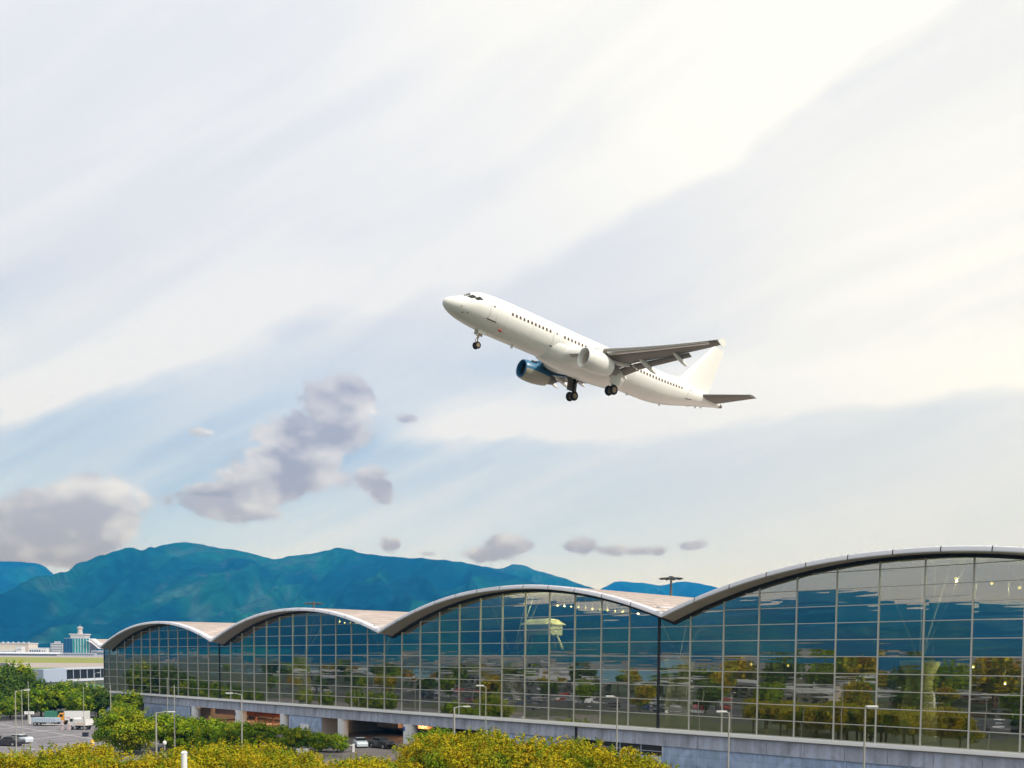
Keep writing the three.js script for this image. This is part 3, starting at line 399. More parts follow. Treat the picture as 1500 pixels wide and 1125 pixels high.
  for (const [x, y, h] of [[9.5, -2.07, 0.36], [27.5, -2.06, 0.3], [33.2, -1.75, 0.25], [39.6, -0.22, 0.25], [40.6, 0.02, 0.22]]) mesh('belly_antenna', box(0.28, h, 0.05, x, y - h / 2 + 0.03, 0), M.white, plane);
  mesh('beacon', new THREE.SphereGeometry(0.16, 10, 8).scale(1.5, 0.7, 1).translate(6.8, -1.55, 1.36), M.red, plane);
  for (const [x, a] of [[1.55, 98], [1.9, 128], [2.4, 122]]) mesh('sensor_port', patch([[x, a], [x + 0.16, a], [x + 0.16, a + 5], [x, a + 5]], 0.02, 2), std(0.4, 0.25, 0.16, 0.6), body);
}

// ------------------------------------------------------------------ hills
function hill(name, pts, front, back, seed, mat, jag = 1, label = null) {
  const n = 340, rows = 70, len = [0]; for (let i = 1; i < pts.length; i++) len.push(len[i - 1] + Math.hypot(pts[i][0] - pts[i - 1][0], pts[i][2] - pts[i - 1][2]));
  const T = len[len.length - 1];
  const ridge = (u) => { const s = u * T; let i = 1; while (i < len.length - 1 && len[i] < s) i++; const t = (s - len[i - 1]) / (len[i] - len[i - 1]); const P = [0, 1, 2].map((c) => { const a = pts[i - 1][c], b = pts[i][c], p = pts[Math.max(0, i - 2)][c], q = pts[Math.min(pts.length - 1, i + 1)][c]; return 0.5 * ((2 * a) + (b - p) * t + (2 * p - 5 * a + 4 * b - q) * t * t + (3 * a - p - 3 * b + q) * t * t * t); }); return P; };
  const A = pts[0], B = pts[pts.length - 1], dx = B[0] - A[0], dz = B[2] - A[2], l = Math.hypot(dx, dz); let nx = -dz / l, nz = dx / l; if ((0 - A[0]) * nx + (93 - A[2]) * nz < 0) { nx = -nx; nz = -nz; }
  const colors = [];
  const geo = gridGeo(n, rows, (u, v) => {
    const [rx, ry, rz] = ridge(u), s = u * T / 1000;
    const k = v < 0.3 ? (v - 0.3) / 0.3 : (v - 0.3) / 0.7, d = k < 0 ? k * back : k * front, ak = Math.abs(k);
    const warp = 0.28 * fbm(s * 1.3 + seed, ak * 2.2, 3);
    const ridged = 1 - Math.abs(fbm((s + warp + 0.25 * ak * fbm(s * 0.7, 3 + seed, 2)) * 2.6 + seed * 3, ak * 0.9 + seed, 4)) * 2.6;
    const fineN = fbm(s * 9 + seed, ak * 9, 4);
    const prof = (1 - ak) ** 1.15;
    let h = ry * prof + ry * 0.34 * (ridged - 0.45) * ak * (1 - ak) * 3.2 + ry * 0.055 * fineN * Math.min(1, ak * 6) + ry * 0.014 * jag * fbm(s * 14, seed, 3) * (1 - ak);
    h = Math.max(h, -30 + 40 * (1 - ak)); if (ak > 0.97) h = -40;
    const x = rx + nx * d, z = rz + nz * d, p = fbm(x * 0.0021 + seed, z * 0.0021 + h * 0.002, 5), p2 = fbm(x * 0.009, z * 0.009 + h * 0.01, 4);
    const bare = sm(0.16, 0.42, p * 0.6 + p2 * 0.7), c = mix3(mix3([0.004, 0.050, 0.080], [0.016, 0.130, 0.075], sm(-0.3, 0.35, p)), [0.14, 0.17, 0.15], bare * 0.35);
    colors.push(...c); return [x, h, z];
  }, (u, v, q) => [q[0], q[2]]);
  geo.setAttribute('color', new THREE.Float32BufferAttribute(colors, 3));
  return tag(mesh(name, geo, mat, scene), null, null, null, 'structure');
}
TEX.forest.repeat.set(1 / 700, 1 / 700);
const HILL = new THREE.MeshPhysicalMaterial({ vertexColors: true, map: TEX.forest, roughness: 1, specularIntensity: 0.05, side: THREE.DoubleSide });
hill('mountain', [[-6500, 230, -1085], [-5992, 270, -1552], [-5809, 345, -1721], [-5625, 400, -1889], [-5456, 442, -2042], [-5320, 547, -2170], [-5199, 631, -2283], [-5047, 708, -2424], [-4954, 717, -2508], [-4829, 685, -2618], [-4751, 678, -2687], [-4578, 626, -2837], [-4517, 639, -2893], [-4424, 652, -2977], [-4332, 682, -3061], [-4270, 691, -3116], [-4176, 663, -3199], [-4051, 644, -3309], [-3833, 625, -3502], [-3677, 602, -3640], [-3457, 525, -3832], [-3236, 424, -4023], [-3014, 301, -4213], [-2700, 120, -4480]], 2500, 1500, 3, HILL);
hill('mountain', [[-5600, 380, -3650], [-5094, 567, -4118], [-4789, 700, -4399], [-4596, 739, -4573], [-4440, 719, -4711], [-4344, 746, -4799], [-4207, 701, -4918], [-4030, 630, -5072], [-3852, 549, -5226], [-3654, 452, -5396], [-3350, 250, -5670]], 1700, 1300, 8, HILL);
hill('far_hills', [[-6500, 380, -6880], [-6187, 532, -7166], [-5852, 672, -7474], [-5603, 842, -7707], [-5492, 904, -7810], [-5293, 891, -7987], [-5122, 870, -8138], [-4954, 910, -8291], [-4725, 867, -8493], [-4495, 763, -8692], [-4149, 630, -8992], [-3805, 519, -9292], [-3300, 300, -9730]], 2200, 1500, 12, HILL, 0.5);
hill('mountain', [[-9000, 830, -1330], [-8463, 850, -1803], [-8168, 830, -2062], [-7832, 797, -2359], [-7665, 788, -2508], [-7572, 766, -2589], [-7494, 689, -2654], [-7408, 617, -2726], [-7321, 545, -2799], [-7150, 424, -2944], [-6894, 287, -3164], [-6600, 150, -3420]], 2600, 1500, 17, HILL, 0.5);
// the coast that the glass mirrors: a strait and the hills across it
hill('far_hills', [[-9000, 380, 1600], [-7800, 560, 2500], [-6800, 700, 3300], [-6000, 780, 4100], [-5200, 620, 4700], [-4500, 520, 5400], [-3600, 470, 6000], [-2700, 540, 6500], [-1800, 470, 6800], [-800, 420, 7000], [300, 500, 7200], [1500, 420, 7300]], 2200, 1500, 23, HILL);
hill('mountain', [[-5600, 160, 1500], [-4700, 330, 2200], [-3900, 420, 2700], [-3300, 300, 3250], [-2600, 210, 3700], [-2000, 260, 4100], [-1300, 190, 4300], [-600, 130, 4500]], 900, 900, 29, HILL);
hill('headland', [[-3400, 8, 1050], [-2900, 26, 1400], [-2500, 14, 1700], [-2100, 34, 2000], [-1700, 18, 2250], [-1300, 38, 2500], [-900, 20, 2650], [-400, 28, 2800], [200, 10, 2900]], 160, 160, 37, std(0.34, 0.25, 0.12, 0.95, 0, { map: TEX.forest }));
sheet('strait', [[-6000, 500], [-2500, 420], [-700, 420], [400, 520], [1500, 1400], [1500, 6200], [-2500, 5200], [-6000, 3000]], 0.6, new THREE.MeshPhysicalMaterial({ color: new THREE.Color(0.03, 0.14, 0.17), roughness: 0.3, ior: 1.33 }));
// ------------------------------------------------------------------ vegetation
function leafCloud(seed, { rx = 3, ry = 2.4, rz = 3, cy = 4, clumps = 60, per = 90, leaf = 0.26, cols, flatBottom = 0.75, core = 0.5, shoots = 40 }) {
  const r = rngOf(seed), pos = [], nor = [], col = [];
  const gauss = () => (r() + r() + r() - 1.5) / 0.9;
  for (let c = 0; c < clumps; c++) {
    let x, y, z, l; do { x = r() * 2 - 1; y = r() * 2 - 1; z = r() * 2 - 1; l = Math.hypot(x, y, z); } while (l > 1 || l < 0.05 || y < -flatBottom);
    const rr = core + (1 - core) * r() ** 0.6, k = rr / l * (0.9 + 0.22 * vn(x * 3 + seed, z * 3 + y * 2)); x *= k; y *= k; z *= k; if (y < -flatBottom) y = -flatBottom + r() * 0.2;
    const cx = x * rx, cyy = cy + y * ry, cz = z * rz, cr = (0.17 + 0.2 * r()) * Math.min(rx, ry, rz), base = cols[Math.max(0, Math.min(cols.length - 1, Math.floor((0.56 + 0.75 * fbm(cx * 0.42 + seed * 7, cz * 0.42 + cyy * 0.3, 2) + 0.3 * (r() - 0.5)) * cols.length)))], tone = 0.85 + 0.3 * r();
    for (let i = 0; i < per; i++) {
      let a, b, d, m; do { a = r() * 2 - 1; b = r() * 2 - 1; d = r() * 2 - 1; m = Math.hypot(a, b, d); } while (m > 1 || m < 0.1);
      const q = (0.55 + 0.45 * r()) / m * cr * 1.15, px = cx + a * q * 1.2, py = cyy + b * q * 0.85, pz = cz + d * q * 1.2;
      // leaf blade: four corners, slightly folded, normal mostly outward
      const n = V3(a + 0.7 * gauss(), b + 0.5 + 0.7 * gauss(), d + 0.7 * gauss()).normalize(), t = V3(gauss(), gauss() * 0.6, gauss()).cross(n).normalize(), s = V3(0, 0, 0).crossVectors(n, t), L1 = leaf * (0.6 + 0.8 * r()), L2 = L1 * 0.55;
      const P = [[-L1, 0, 0], [0, L2, 0.12 * L1], [L1, 0, 0], [0, -L2, 0.12 * L1]].map(([u, v, w]) => [px + t.x * u + s.x * v + n.x * w, py + t.y * u + s.y * v + n.y * w, pz + t.z * u + s.z * v + n.z * w]);
      const e = tone * (0.86 + 0.3 * r()), cc = [base[0] * e, base[1] * e, base[2] * e];
      for (const k2 of [0, 3, 2, 0, 2, 1]) { pos.push(...P[k2]); nor.push(n.x, n.y, n.z); col.push(...cc); }
    }
  }
  for (let k = 0; k < shoots; k++) {   // young shoots standing out of the crown
    const a = r() * 6.283, h = 0.25 + 0.75 * r(), q = Math.sqrt(1 - h * h) * 0.98, o = V3(Math.cos(a) * q * rx, cy + h * ry, Math.sin(a) * q * rz), dir = V3(Math.cos(a) * q * 0.7 + 0.5 * gauss(), 0.6 + h * 0.6, Math.sin(a) * q * 0.7 + 0.5 * gauss()).normalize(), len = (0.4 + 0.6 * r()) * ry * 0.34, base = cols[Math.floor(r() * cols.length)];
    for (let i = 0; i < 14; i++) {
      const c = o.clone().addScaledVector(dir, len * (i / 13 * 1.2 - 0.2)), n = V3(gauss(), 0.6 + gauss(), gauss()).normalize(), t = V3(gauss(), gauss(), gauss()).cross(n).normalize(), s = V3(0, 0, 0).crossVectors(n, t), L1 = leaf * (0.6 + 0.6 * r()), e = 0.8 + 0.5 * r(); c.addScaledVector(t, L1 * 0.9);
      const P = [[-L1, 0], [0, L1 * 0.5], [L1, 0], [0, -L1 * 0.5]].map(([u, v]) => [c.x + t.x * u + s.x * v, c.y + t.y * u + s.y * v, c.z + t.z * u + s.z * v]);
      for (const k2 of [0, 3, 2, 0, 2, 1]) { pos.push(...P[k2]); nor.push(n.x, n.y, n.z); col.push(base[0] * e, base[1] * e, base[2] * e); }
    }
  }
  const g = new THREE.BufferGeometry(); g.setAttribute('position', new THREE.Float32BufferAttribute(pos, 3)); g.setAttribute('normal', new THREE.Float32BufferAttribute(nor, 3)); g.setAttribute('color', new THREE.Float32BufferAttribute(col, 3)); return g;
}
const LEAF = new THREE.MeshPhysicalMaterial({ vertexColors: true, roughness: 0.75, specularIntensity: 0.15, side: THREE.DoubleSide, transmission: 0.22, thickness: 0 });
function treeProto(name, seed, o, trunkR, label, cat, group) {
  const t = thing(name, label, cat, [0, 0, 0], 0, group), r = rngOf(seed + 5), cy = o.cy, g = [];
  const top = cy + o.ry * 0.2, lean = [(r() - 0.5) * 0.6, (r() - 0.5) * 0.6]; g.push(bar([0, -0.15, 0], [lean[0] * 0.5, cy * 0.55, lean[1] * 0.5], trunkR * 1.25, trunkR, 9), bar([lean[0] * 0.5, cy * 0.55 - 0.05, lean[1] * 0.5], [lean[0], top, lean[1]], trunkR, trunkR * 0.4, 8));
  mesh('trunk', merge(g), M.trunk, t);
  for (let i = 0; i < 5; i++) { const a = i / 5 * 6.283 + r(), h = cy * (0.4 + 0.25 * r()); mesh('limb', bar([lean[0] * 0.5, h, lean[1] * 0.5], [Math.cos(a) * o.rx * 0.62, cy + (r() - 0.3) * o.ry * 0.6, Math.sin(a) * o.rz * 0.62], trunkR * 0.55, trunkR * 0.16, 6), M.trunk, t); }
  mesh('crown', leafCloud(seed, o), LEAF, t);
  return t;
}
const YEL = [[0.11, 0.18, 0.008], [0.16, 0.24, 0.008], [0.24, 0.28, 0.008], [0.33, 0.31, 0.006], [0.40, 0.33, 0.006], [0.46, 0.37, 0.008], [0.42, 0.30, 0.008], [0.30, 0.29, 0.008]], GRN = [[0.15, 0.25, 0.010], [0.21, 0.32, 0.010], [0.27, 0.34, 0.012], [0.10, 0.19, 0.010], [0.35, 0.37, 0.012]], DRK = [[0.065, 0.125, 0.02], [0.09, 0.16, 0.022], [0.05, 0.10, 0.02], [0.15, 0.19, 0.02]];
const place = (protos, spots, labels) => spots.forEach(([x, z, h, s = 1, p], i) => { const q = p ?? i % protos.length, pr = protos[q]; pr.userData.hOf ??= null; const sc = h / pr.userData.top; if (!pr.userData.used) { pr.userData.used = 1; pr.position.set(x, 0, z); pr.rotation.y = i * 2.4; pr.scale.set(sc * s, sc, sc * s); } else copy(pr, [x, 0, z], i * 2.4, null, [sc * s, sc, sc * s]); });
const done = (protos) => { for (const p of protos) { for (const o of scene.children) if (o.userData.top !== undefined) { delete o.userData.top; delete o.userData.used; delete o.userData.hOf; } } };
{ // golden green crowns in front
  const lab = 'golden-green leafy tree in the thick row in front of the terminal', gr = 'golden-green trees in front of the terminal';
  const P = [1, 2, 3, 4].map((s) => { const t = treeProto('golden_tree', 100 + s, { rx: 2.9, ry: 2.1, rz: 2.9, cy: 4.9, clumps: 120, per: 120, leaf: 0.12, cols: YEL, core: 0.45, shoots: 55 }, 0.16, lab, 'tree', gr); t.userData.top = 7.2; return t; });
  place(P, [[-79.5, 70.6, 6.0], [-76.7, 68.9, 6.3], [-70.1, 68.4, 7.1], [-74.1, 64.0, 6.7], [-66, 67.6, 6.6], [-61.9, 66.5, 7.0], [-63.8, 62.8, 6.7], [-58.5, 63.5, 6.3], [-65.4, 58.8, 6.8], [-67.2, 55.0, 6.9], [-65.0, 53.1, 6.8], [-60.6, 57, 6.4], [-59.5, 53.6, 6.4], [-55.5, 57, 6.4], [-52.5, 55.4, 6.5], [-49.0, 54.9, 6.6], [-53.5, 51, 6.2], [-50.4, 50.8, 6.4], [-57.6, 41.1, 7.0], [-54.3, 40.8, 7.45], [-50.8, 40.5, 7.85], [-46.2, 41.7, 7.8], [-49.5, 44.6, 7.2], [-44.1, 39.8, 7.6], [-40.8, 39.5, 7.7], [-45, 44.5, 7.2], [-40.5, 43, 7.1], [-36.4, 41.0, 7.5], [-33.9, 41.4, 7.0]]);
  done(P);
}
{ // green round tree and clipped row beyond
  const P = [treeProto('round_tree', 131, { rx: 4.9, ry: 3.2, rz: 4.4, cy: 3.75, clumps: 190, per: 105, leaf: 0.17, cols: GRN, flatBottom: 0.95 }, 0.22, 'large round green tree with a dense low crown at the road corner', 'tree')];
  P[0].userData.top = 7.15; place(P, [[-123.8, 38.8, 6.9]]); done(P);
  const Q = [5, 6].map((s) => { const t = treeProto('shrub_tree', 140 + s, { rx: 2.4, ry: 1.8, rz: 2.4, cy: 2.1, clumps: 70, per: 80, leaf: 0.17, cols: GRN, flatBottom: 0.95 }, 0.11, 'mid-green shrub tree in the row between forecourt and terminal', 'tree', 'shrub trees along the forecourt'); t.userData.top = 4; return t; });
  place(Q, [[-127.1, 31.0, 5.2, 1.1], [-123.2, 29.6, 4.8, 1.1], [-120.4, 27.2, 4.5, 1.1], [-117.7, 24.9, 4.2, 1.1], [-115.4, 22.4, 4.0, 1.1], [-112.6, 20.6, 3.7, 1.1], [-110.2, 18.6, 3.4, 1.1], [-106.6, 17.3, 2.9], [-104.3, 15.9, 2.7], [-121.5, 31.5, 4.2], [-117.5, 29.2, 3.8], [-84.5, 14.5, 4.6], [-81.6, 15.5, 4.2]]);
  done(Q);
}
{ // darker trees by the airside road
  const P = [7, 8, 9].map((s) => { const t = treeProto('broad_tree', 150 + s, { rx: 3.6, ry: 2.7, rz: 3.6, cy: 4.4, clumps: 80, per: 70, leaf: 0.26, cols: s === 8 ? [...DRK, ...GRN] : DRK, flatBottom: 0.9 }, 0.2, 'dark green broad-crowned tree beside the airside road', 'tree', 'dark trees beside the airside road'); t.userData.top = 7.2; return t; });
  place(P, [[-232.9, 20.5, 11.3, 0.9], [-236.9, 16.5, 12, 0.8], [-222.8, 19.2, 9.4], [-215.1, 24.7, 6.6], [-208.2, 23.5, 6.1], [-205.9, 21.4, 7.1, 1, 1], [-208.9, 17.4, 7.6], [-206.2, 14.9, 8.1, 1, 1], [-203.9, 11.8, 7.5, 1, 1], [-198, 12.3, 6.9], [-205.5, 27.8, 4.8], [-214, 30, 5], [-196.6, 16.9, 6.4, 1, 1], [-171, 45.0, 5.4, 1, 1], [-166.2, 45.3, 5.7, 1, 1], [-186.2, 12.3, 4.3, 0.8, 1], [-190.7, 8.5, 6.2], [-240, 28, 9], [-228, 27, 7.2], [-178, 47, 5.2, 1, 1], [-184, 50, 5.6, 1, 1], [-193, 47, 5.0, 1, 1], [-202, 46, 5.4], [-212, 36, 5.6, 1, 1], [-222, 35, 6.4]]);
  done(P);
  // trees that the glass wall mirrors, across the road behind the viewpoint
  const Q = [11, 12, 13].map((s) => { const t = treeProto('avenue_tree', 170 + s, { rx: 4.4, ry: 3.6, rz: 4.4, cy: 6.4, clumps: 60, per: 46, leaf: 0.5, cols: s === 11 ? DRK : s === 12 ? GRN : [...YEL, [0.40, 0.20, 0.02]], flatBottom: 0.9 }, 0.26, 'tall leafy tree across the road behind the viewpoint', 'tree', 'trees across the road mirrored in the glass'); t.userData.top = 10; return t; });
  const r = rngOf(77), sp = []; for (let i = 0; i < 34; i++) { const x = -470 + i * 15.5 + r() * 9; sp.push([x, 206 + r() * 22, (x > -170 ? 13 : 8) + r() * 5, 1.15]); } for (let i = 0; i < 20; i++) sp.push([-330 + i * 19 + r() * 8, 113.5 + r() * 2.5, 6 + r() * 4, 1]); for (let i = 0; i < 16; i++) sp.push([-320 + i * 23 + r() * 8, 147.5 + r() * 3, 5 + r() * 4, 0.9]); for (let i = 0; i < 26; i++) sp.push([-640 + i * 30 + r() * 20, 260 + r() * 120, 6 + r() * 6, 1.3]);
  place(Q, sp); done(Q);
}
// ------------------------------------------------------------------ vehicles
const CARGLASS = std(0.02, 0.025, 0.03, 0.08), CLEAR = std(0.7, 0.7, 0.68, 0.2), TAIL = std(0.35, 0.02, 0.02, 0.3);
const paint = (r, g, b) => new THREE.MeshPhysicalMaterial({ color: new THREE.Color(r, g, b), roughness: 0.35, clearcoat: 0.8, clearcoatRoughness: 0.08 });
function ext(pts, depth, bevel = 0.05) { return new THREE.ExtrudeGeometry(new THREE.Shape(pts.map(([a, b]) => new THREE.Vector2(a, b))), { depth: depth - 2 * bevel, bevelEnabled: true, bevelSize: bevel, bevelThickness: bevel, bevelSegments: 2 }).translate(0, 0, -depth / 2 + bevel); }
function wheelOf(p, x, z, r, w = 0.22) { const t = mesh('wheel', cyl(r, r, w, 20).rotateX(Math.PI / 2).translate(x, r, z), M.rubber, p); mesh('rim', cyl(r * 0.62, r * 0.62, w + 0.02, 14).rotateX(Math.PI / 2).translate(x, r, z), M.rim, t); }
function car(name, label, cat, pos, turn, mat, kind = 'sedan', group, plain = false) {
  const t = thing(name, label, cat, pos, turn, group), suv = kind === 'suv', h = suv ? 0.25 : 0;
  mesh('body', ext([[-2.15, 0.32], [-2.2, 0.7 + h * 0.4], [-2.05, 0.92 + h * 0.6], [-1.3, 0.98 + h * 0.7], [0.9, 0.96 + h * 0.7], [2.0, 0.82 + h * 0.6], [2.2, 0.62 + h * 0.3], [2.15, 0.3], [1.75, 0.25], [-1.75, 0.25]], 1.74, 0.08), mat, t);
  mesh('windows', ext([[-1.55, 0.95 + h * 0.6], [-1.05, 1.34 + h], [0.2, 1.36 + h], [1.0, 0.95 + h * 0.6]], 1.5, 0.06), CARGLASS, t);
  mesh('roof_panel', ext([[-1.05, 1.36 + h], [-0.95, 1.43 + h], [0.1, 1.44 + h], [0.25, 1.37 + h]], 1.36, 0.03), mat, t);
  for (const x of [-1.35, 1.35]) for (const z of [-0.78, 0.78]) { if (plain) mesh('wheel', cyl(0.32, 0.32, 0.22, 12).rotateX(Math.PI / 2).translate(x, 0.32, z), M.rubber, t); else wheelOf(t, x, z, 0.32 + h * 0.15); }
  if (!plain) for (const z of [-0.62, 0.62]) { mesh('headlight', rbox(0.1, 0.16, 0.36, 0.03, 2.17, 0.66 + h * 0.4, z), CLEAR, t); mesh('tail_light', rbox(0.08, 0.18, 0.34, 0.03, -2.17, 0.76 + h * 0.4, z), TAIL, t); }
  return t;
}
const faceTo = (x, z, tx, tz) => Math.atan2(-(tz - z), tx - x);
car('car', 'white sedan parked on the forecourt in front of the undercroft columns', 'car', [-108.3, 0.03, 8.4], faceTo(-108.3, 8.4, 0, 70), paint(0.7, 0.78, 0.85));
car('car', 'black sport utility car beside the white sedan at the undercroft', 'car', [-104.6, 0.03, 7.2], faceTo(-104.6, 7.2, 0, 60) + 0.5, paint(0.012, 0.012, 0.014), 'suv');
car('car', 'orange car beside the panelled wall block of the terminal', 'car', [-131, 0.03, 5.2], 2.5, paint(0.8, 0.28, 0.05));
car('car', 'dark purple car beyond the clipped shrubs at the terminal', 'car', [-125, 0.03, 7.6], 2.6, paint(0.10, 0.05, 0.12));
car('car', 'pale blue sedan parked at the edge of the airside road', 'car', [-150.3, 0.04, 44.5], faceTo(0, 0, 0.8, -0.55) + Math.PI, paint(0.66, 0.74, 0.82));
car('car', 'dark sedan parked beside the pale blue one', 'car', [-147, 0.04, 46.8], faceTo(0, 0, 0.8, -0.55) + Math.PI, paint(0.02, 0.02, 0.03));
car('van', 'black van under the small tree by the road', 'van', [-159, 0.03, 46.5], 0.7, paint(0.015, 0.015, 0.017), 'suv');
function truck(label, pos, turn, cabMat, boxMat, len, hh, stripe) {
  const t = thing('box_truck', label, 'truck', pos, turn);
  mesh('chassis', box(len + 1.7, 0.22, 1.5, 0.4, 0.72, 0), M.dark, t);
  const b = mesh('cargo_box', rbox(len, hh, 2.1, 0.04, -0.45, 0.86 + hh / 2, 0), boxMat, t);
  if (stripe) mesh('stripe', box(len * 0.86, 0.12, 2.125, -0.45, 0.86 + hh * 0.28, 0), stripe, b);
  const c = mesh('cab', ext([[len / 2 - 0.4, 0.62], [len / 2 - 0.4, 2.25], [len / 2 + 0.55, 2.3], [len / 2 + 1.05, 1.5], [len / 2 + 1.15, 0.62]], 1.9, 0.07), cabMat, t);
  mesh('windscreen', ext([[len / 2 + 0.62, 2.12], [len / 2 + 1.03, 1.5], [len / 2 + 1.09, 1.5], [len / 2 + 0.70, 2.14]], 1.62, 0.01), CARGLASS, c);
  for (const z of [-0.97, 0.97]) mesh('side_window', box(0.62, 0.5, 0.03, len / 2 + 0.25, 1.85, z), CARGLASS, c);
  for (const x of [-len / 2 + 0.5, len / 2 + 0.35]) for (const z of [-0.82, 0.82]) wheelOf(t, x, z, 0.42, 0.28);
  for (const z of [-0.7, 0.7]) mesh('headlight', rbox(0.08, 0.18, 0.3, 0.02, len / 2 + 1.16, 0.86, z), CLEAR, t);
}
const ORANGE = paint(0.82, 0.36, 0.03), WHITEP = paint(0.8, 0.8, 0.8), RT = faceTo(0, 0, 0.746, -0.666);
truck('white box truck with an orange cab and a red stripe along its side', [-185.4, 0.03, 22], RT + Math.PI, ORANGE, WHITEP, 4.3, 1.9, M.red);
truck('white box truck with an orange roof edge beside the gate', [-170.6, 0.03, 26.5], RT + Math.PI - 0.25, WHITEP, WHITEP, 2.6, 1.25, ORANGE);
{ // container, flat trailer, gantry sign, gate, bin, barrel
  const c = thing('container_shed', 'green container shed with a pale curved roof beside the road', 'shed', [-201, 0, 20.5], RT);
  mesh('wall', box(2.9, 2.0, 2.4, 0, 1.02, 0), std(0.05, 0.22, 0.15, 0.6), c); const g = []; for (let i = 0; i < 9; i++) g.push(box(0.08, 1.9, 0.05, -1.3 + i * 0.325, 1.02, 1.22)); mesh('ribs', merge(g), std(0.06, 0.26, 0.18, 0.6), c);
  mesh('roof', new THREE.CylinderGeometry(2.0, 2.0, 3.1, 24, 1, false, -0.65, 1.3).rotateX(Math.PI / 2).rotateY(Math.PI / 2).scale(1, 1, 1).translate(0, 0.42, 0), std(0.6, 0.62, 0.62, 0.5), c);
  const f = thing('flat_trailer', 'long blue-grey flatbed trailer parked at the roadside', 'trailer', [-185.6, 0.03, 27.6], RT);
  mesh('deck', rbox(5.0, 0.9, 2.0, 0.05, 0, 1.15, 0), std(0.38, 0.47, 0.58, 0.5), f); for (let i = 0; i < 11; i++) mesh('stake', box(0.08, 1.0, 0.06, -2.35 + i * 0.47, 1.2, 1.02), std(0.55, 0.62, 0.7, 0.5), f); for (const x of [-1.7, -0.9, 1.9]) for (const z of [-0.8, 0.8]) wheelOf(f, x, z, 0.4, 0.26);
  const s = thing('gantry_sign', 'white T-shaped gantry sign at the road bend', 'sign', [-191.5, 0, 28.7], RT);
  mesh('post', rbox(0.42, 2.1, 0.35, 0.03, 0, 1.05, 0), M.white, s); mesh('board', rbox(1.9, 0.62, 0.4, 0.05, 0, 2.35, 0), M.white, s);
  const gt = thing('boom_gate', 'pale boom gate beside the white trucks', 'gate', [-171.5, 0.03, 29.2], RT);
  mesh('housing', rbox(0.5, 1.2, 0.5, 0.04, 0.7, 0.6, 0), std(0.5, 0.42, 0.44, 0.6), gt); mesh('housing', rbox(0.4, 1.9, 0.4, 0.04, -0.6, 0.95, 0), std(0.5, 0.42, 0.44, 0.6), gt); mesh('boom', box(4.2, 0.12, 0.08, -2.2, 1.1, 0.3), M.paintWhite, gt);
  const bn = thing('bin', 'small dark bin standing on the road edge', 'bin', [-155.4, 0.03, 31.9], RT); mesh('tub', rbox(0.85, 0.62, 0.7, 0.08, 0, 0.31, 0), std(0.02, 0.025, 0.05, 0.5), bn); mesh('lid', rbox(0.9, 0.1, 0.75, 0.04, 0, 0.67, 0), M.dark, bn);
  const br = thing('traffic_barrel', 'yellow traffic barrel by the large round tree', 'barrel', [-137.9, 0.02, 37.8]); mesh('drum', new THREE.LatheGeometry([[0.001, 0], [0.3, 0], [0.3, 0.35], [0.27, 0.37], [0.27, 0.7], [0.24, 0.72], [0.22, 1.0], [0.001, 1.02]].map(([a, b]) => new THREE.Vector2(a, b)), 18), std(0.85, 0.5, 0.03, 0.5), br); mesh('band', cyl(0.285, 0.285, 0.14, 18).translate(0, 0.5, 0), M.white, br);
  const cb = thing('cabinet', 'low white utility cabinet among the shrubs', 'cabinet', [-107.1, 0.02, 20.1], RT); mesh('case', rbox(1.9, 0.6, 0.6, 0.05, 0, 0.32, 0), M.white, cb); mesh('plinth', box(2.0, 0.08, 0.7, 0, 0.04, 0), M.kerb, cb);
  const ba = thing('barrier_arm', 'white barrier arm on a post between shrubs and undercroft', 'barrier', [-102.6, 0.02, 14.2], RT); mesh('post', rbox(0.3, 1.25, 0.3, 0.03, 0, 0.62, 0), M.white, ba); mesh('arm', rbox(2.3, 0.14, 0.1, 0.02, -1.25, 1.05, 0.2), M.white, ba);
}
// ------------------------------------------------------------------ lamps and masts
function streetLamp(x, z, h, arm, len, label, r = 0.085) {
  r *= 0.85;
  const t = thing('street_lamp', label, 'street lamp', [x, 0, z], arm);
  mesh('base', cyl(r * 1.7, r * 2, 0.6, 12).translate(0, 0.3, 0), M.galv, t); mesh('pole', cyl(r * 0.75, r * 1.2, h, 12).translate(0, h / 2, 0), M.galv, t);
  if (len) { mesh('arm', merge([bar([0, h - 0.1, 0], [len * 0.6, h + 0.06, 0], r * 0.55), bar([len * 0.6, h + 0.06, 0], [len, h + 0.08, 0], r * 0.5)]), M.galv, t); mesh('lamp_head', rbox(0.75, 0.14, 0.3, 0.05, len + 0.2, h + 0.06, 0), std(0.6, 0.6, 0.58, 0.4), t); } else mesh('cap', cyl(r * 0.4, r * 0.8, 0.12, 10).translate(0, h + 0.06, 0), M.galv, t);
}
const LEFT = RT + Math.PI;
streetLamp(-138.4, 48.5, 8.9, RT, 1.5, 'street lamp with its arm over the pale blue sedan'); streetLamp(-168.4, 37.7, 8.0, RT, 0.9, 'slim street lamp between the black van and the gantry sign'); streetLamp(-189.1, 29.6, 8.8, RT, 0, 'plain pole without an arm beside the gantry sign');
streetLamp(-199, 12.4, 10.4, RT, 0.8, 'street lamp rising among the dark trees below the link bridge'); streetLamp(-157, 31.5, 8.8, RT, 0, 'thin bare pole in front of the white trucks', 0.06); streetLamp(-141.9, 33.2, 9.3, LEFT, 0, 'pole behind the large round tree at the corner of the glass wall');
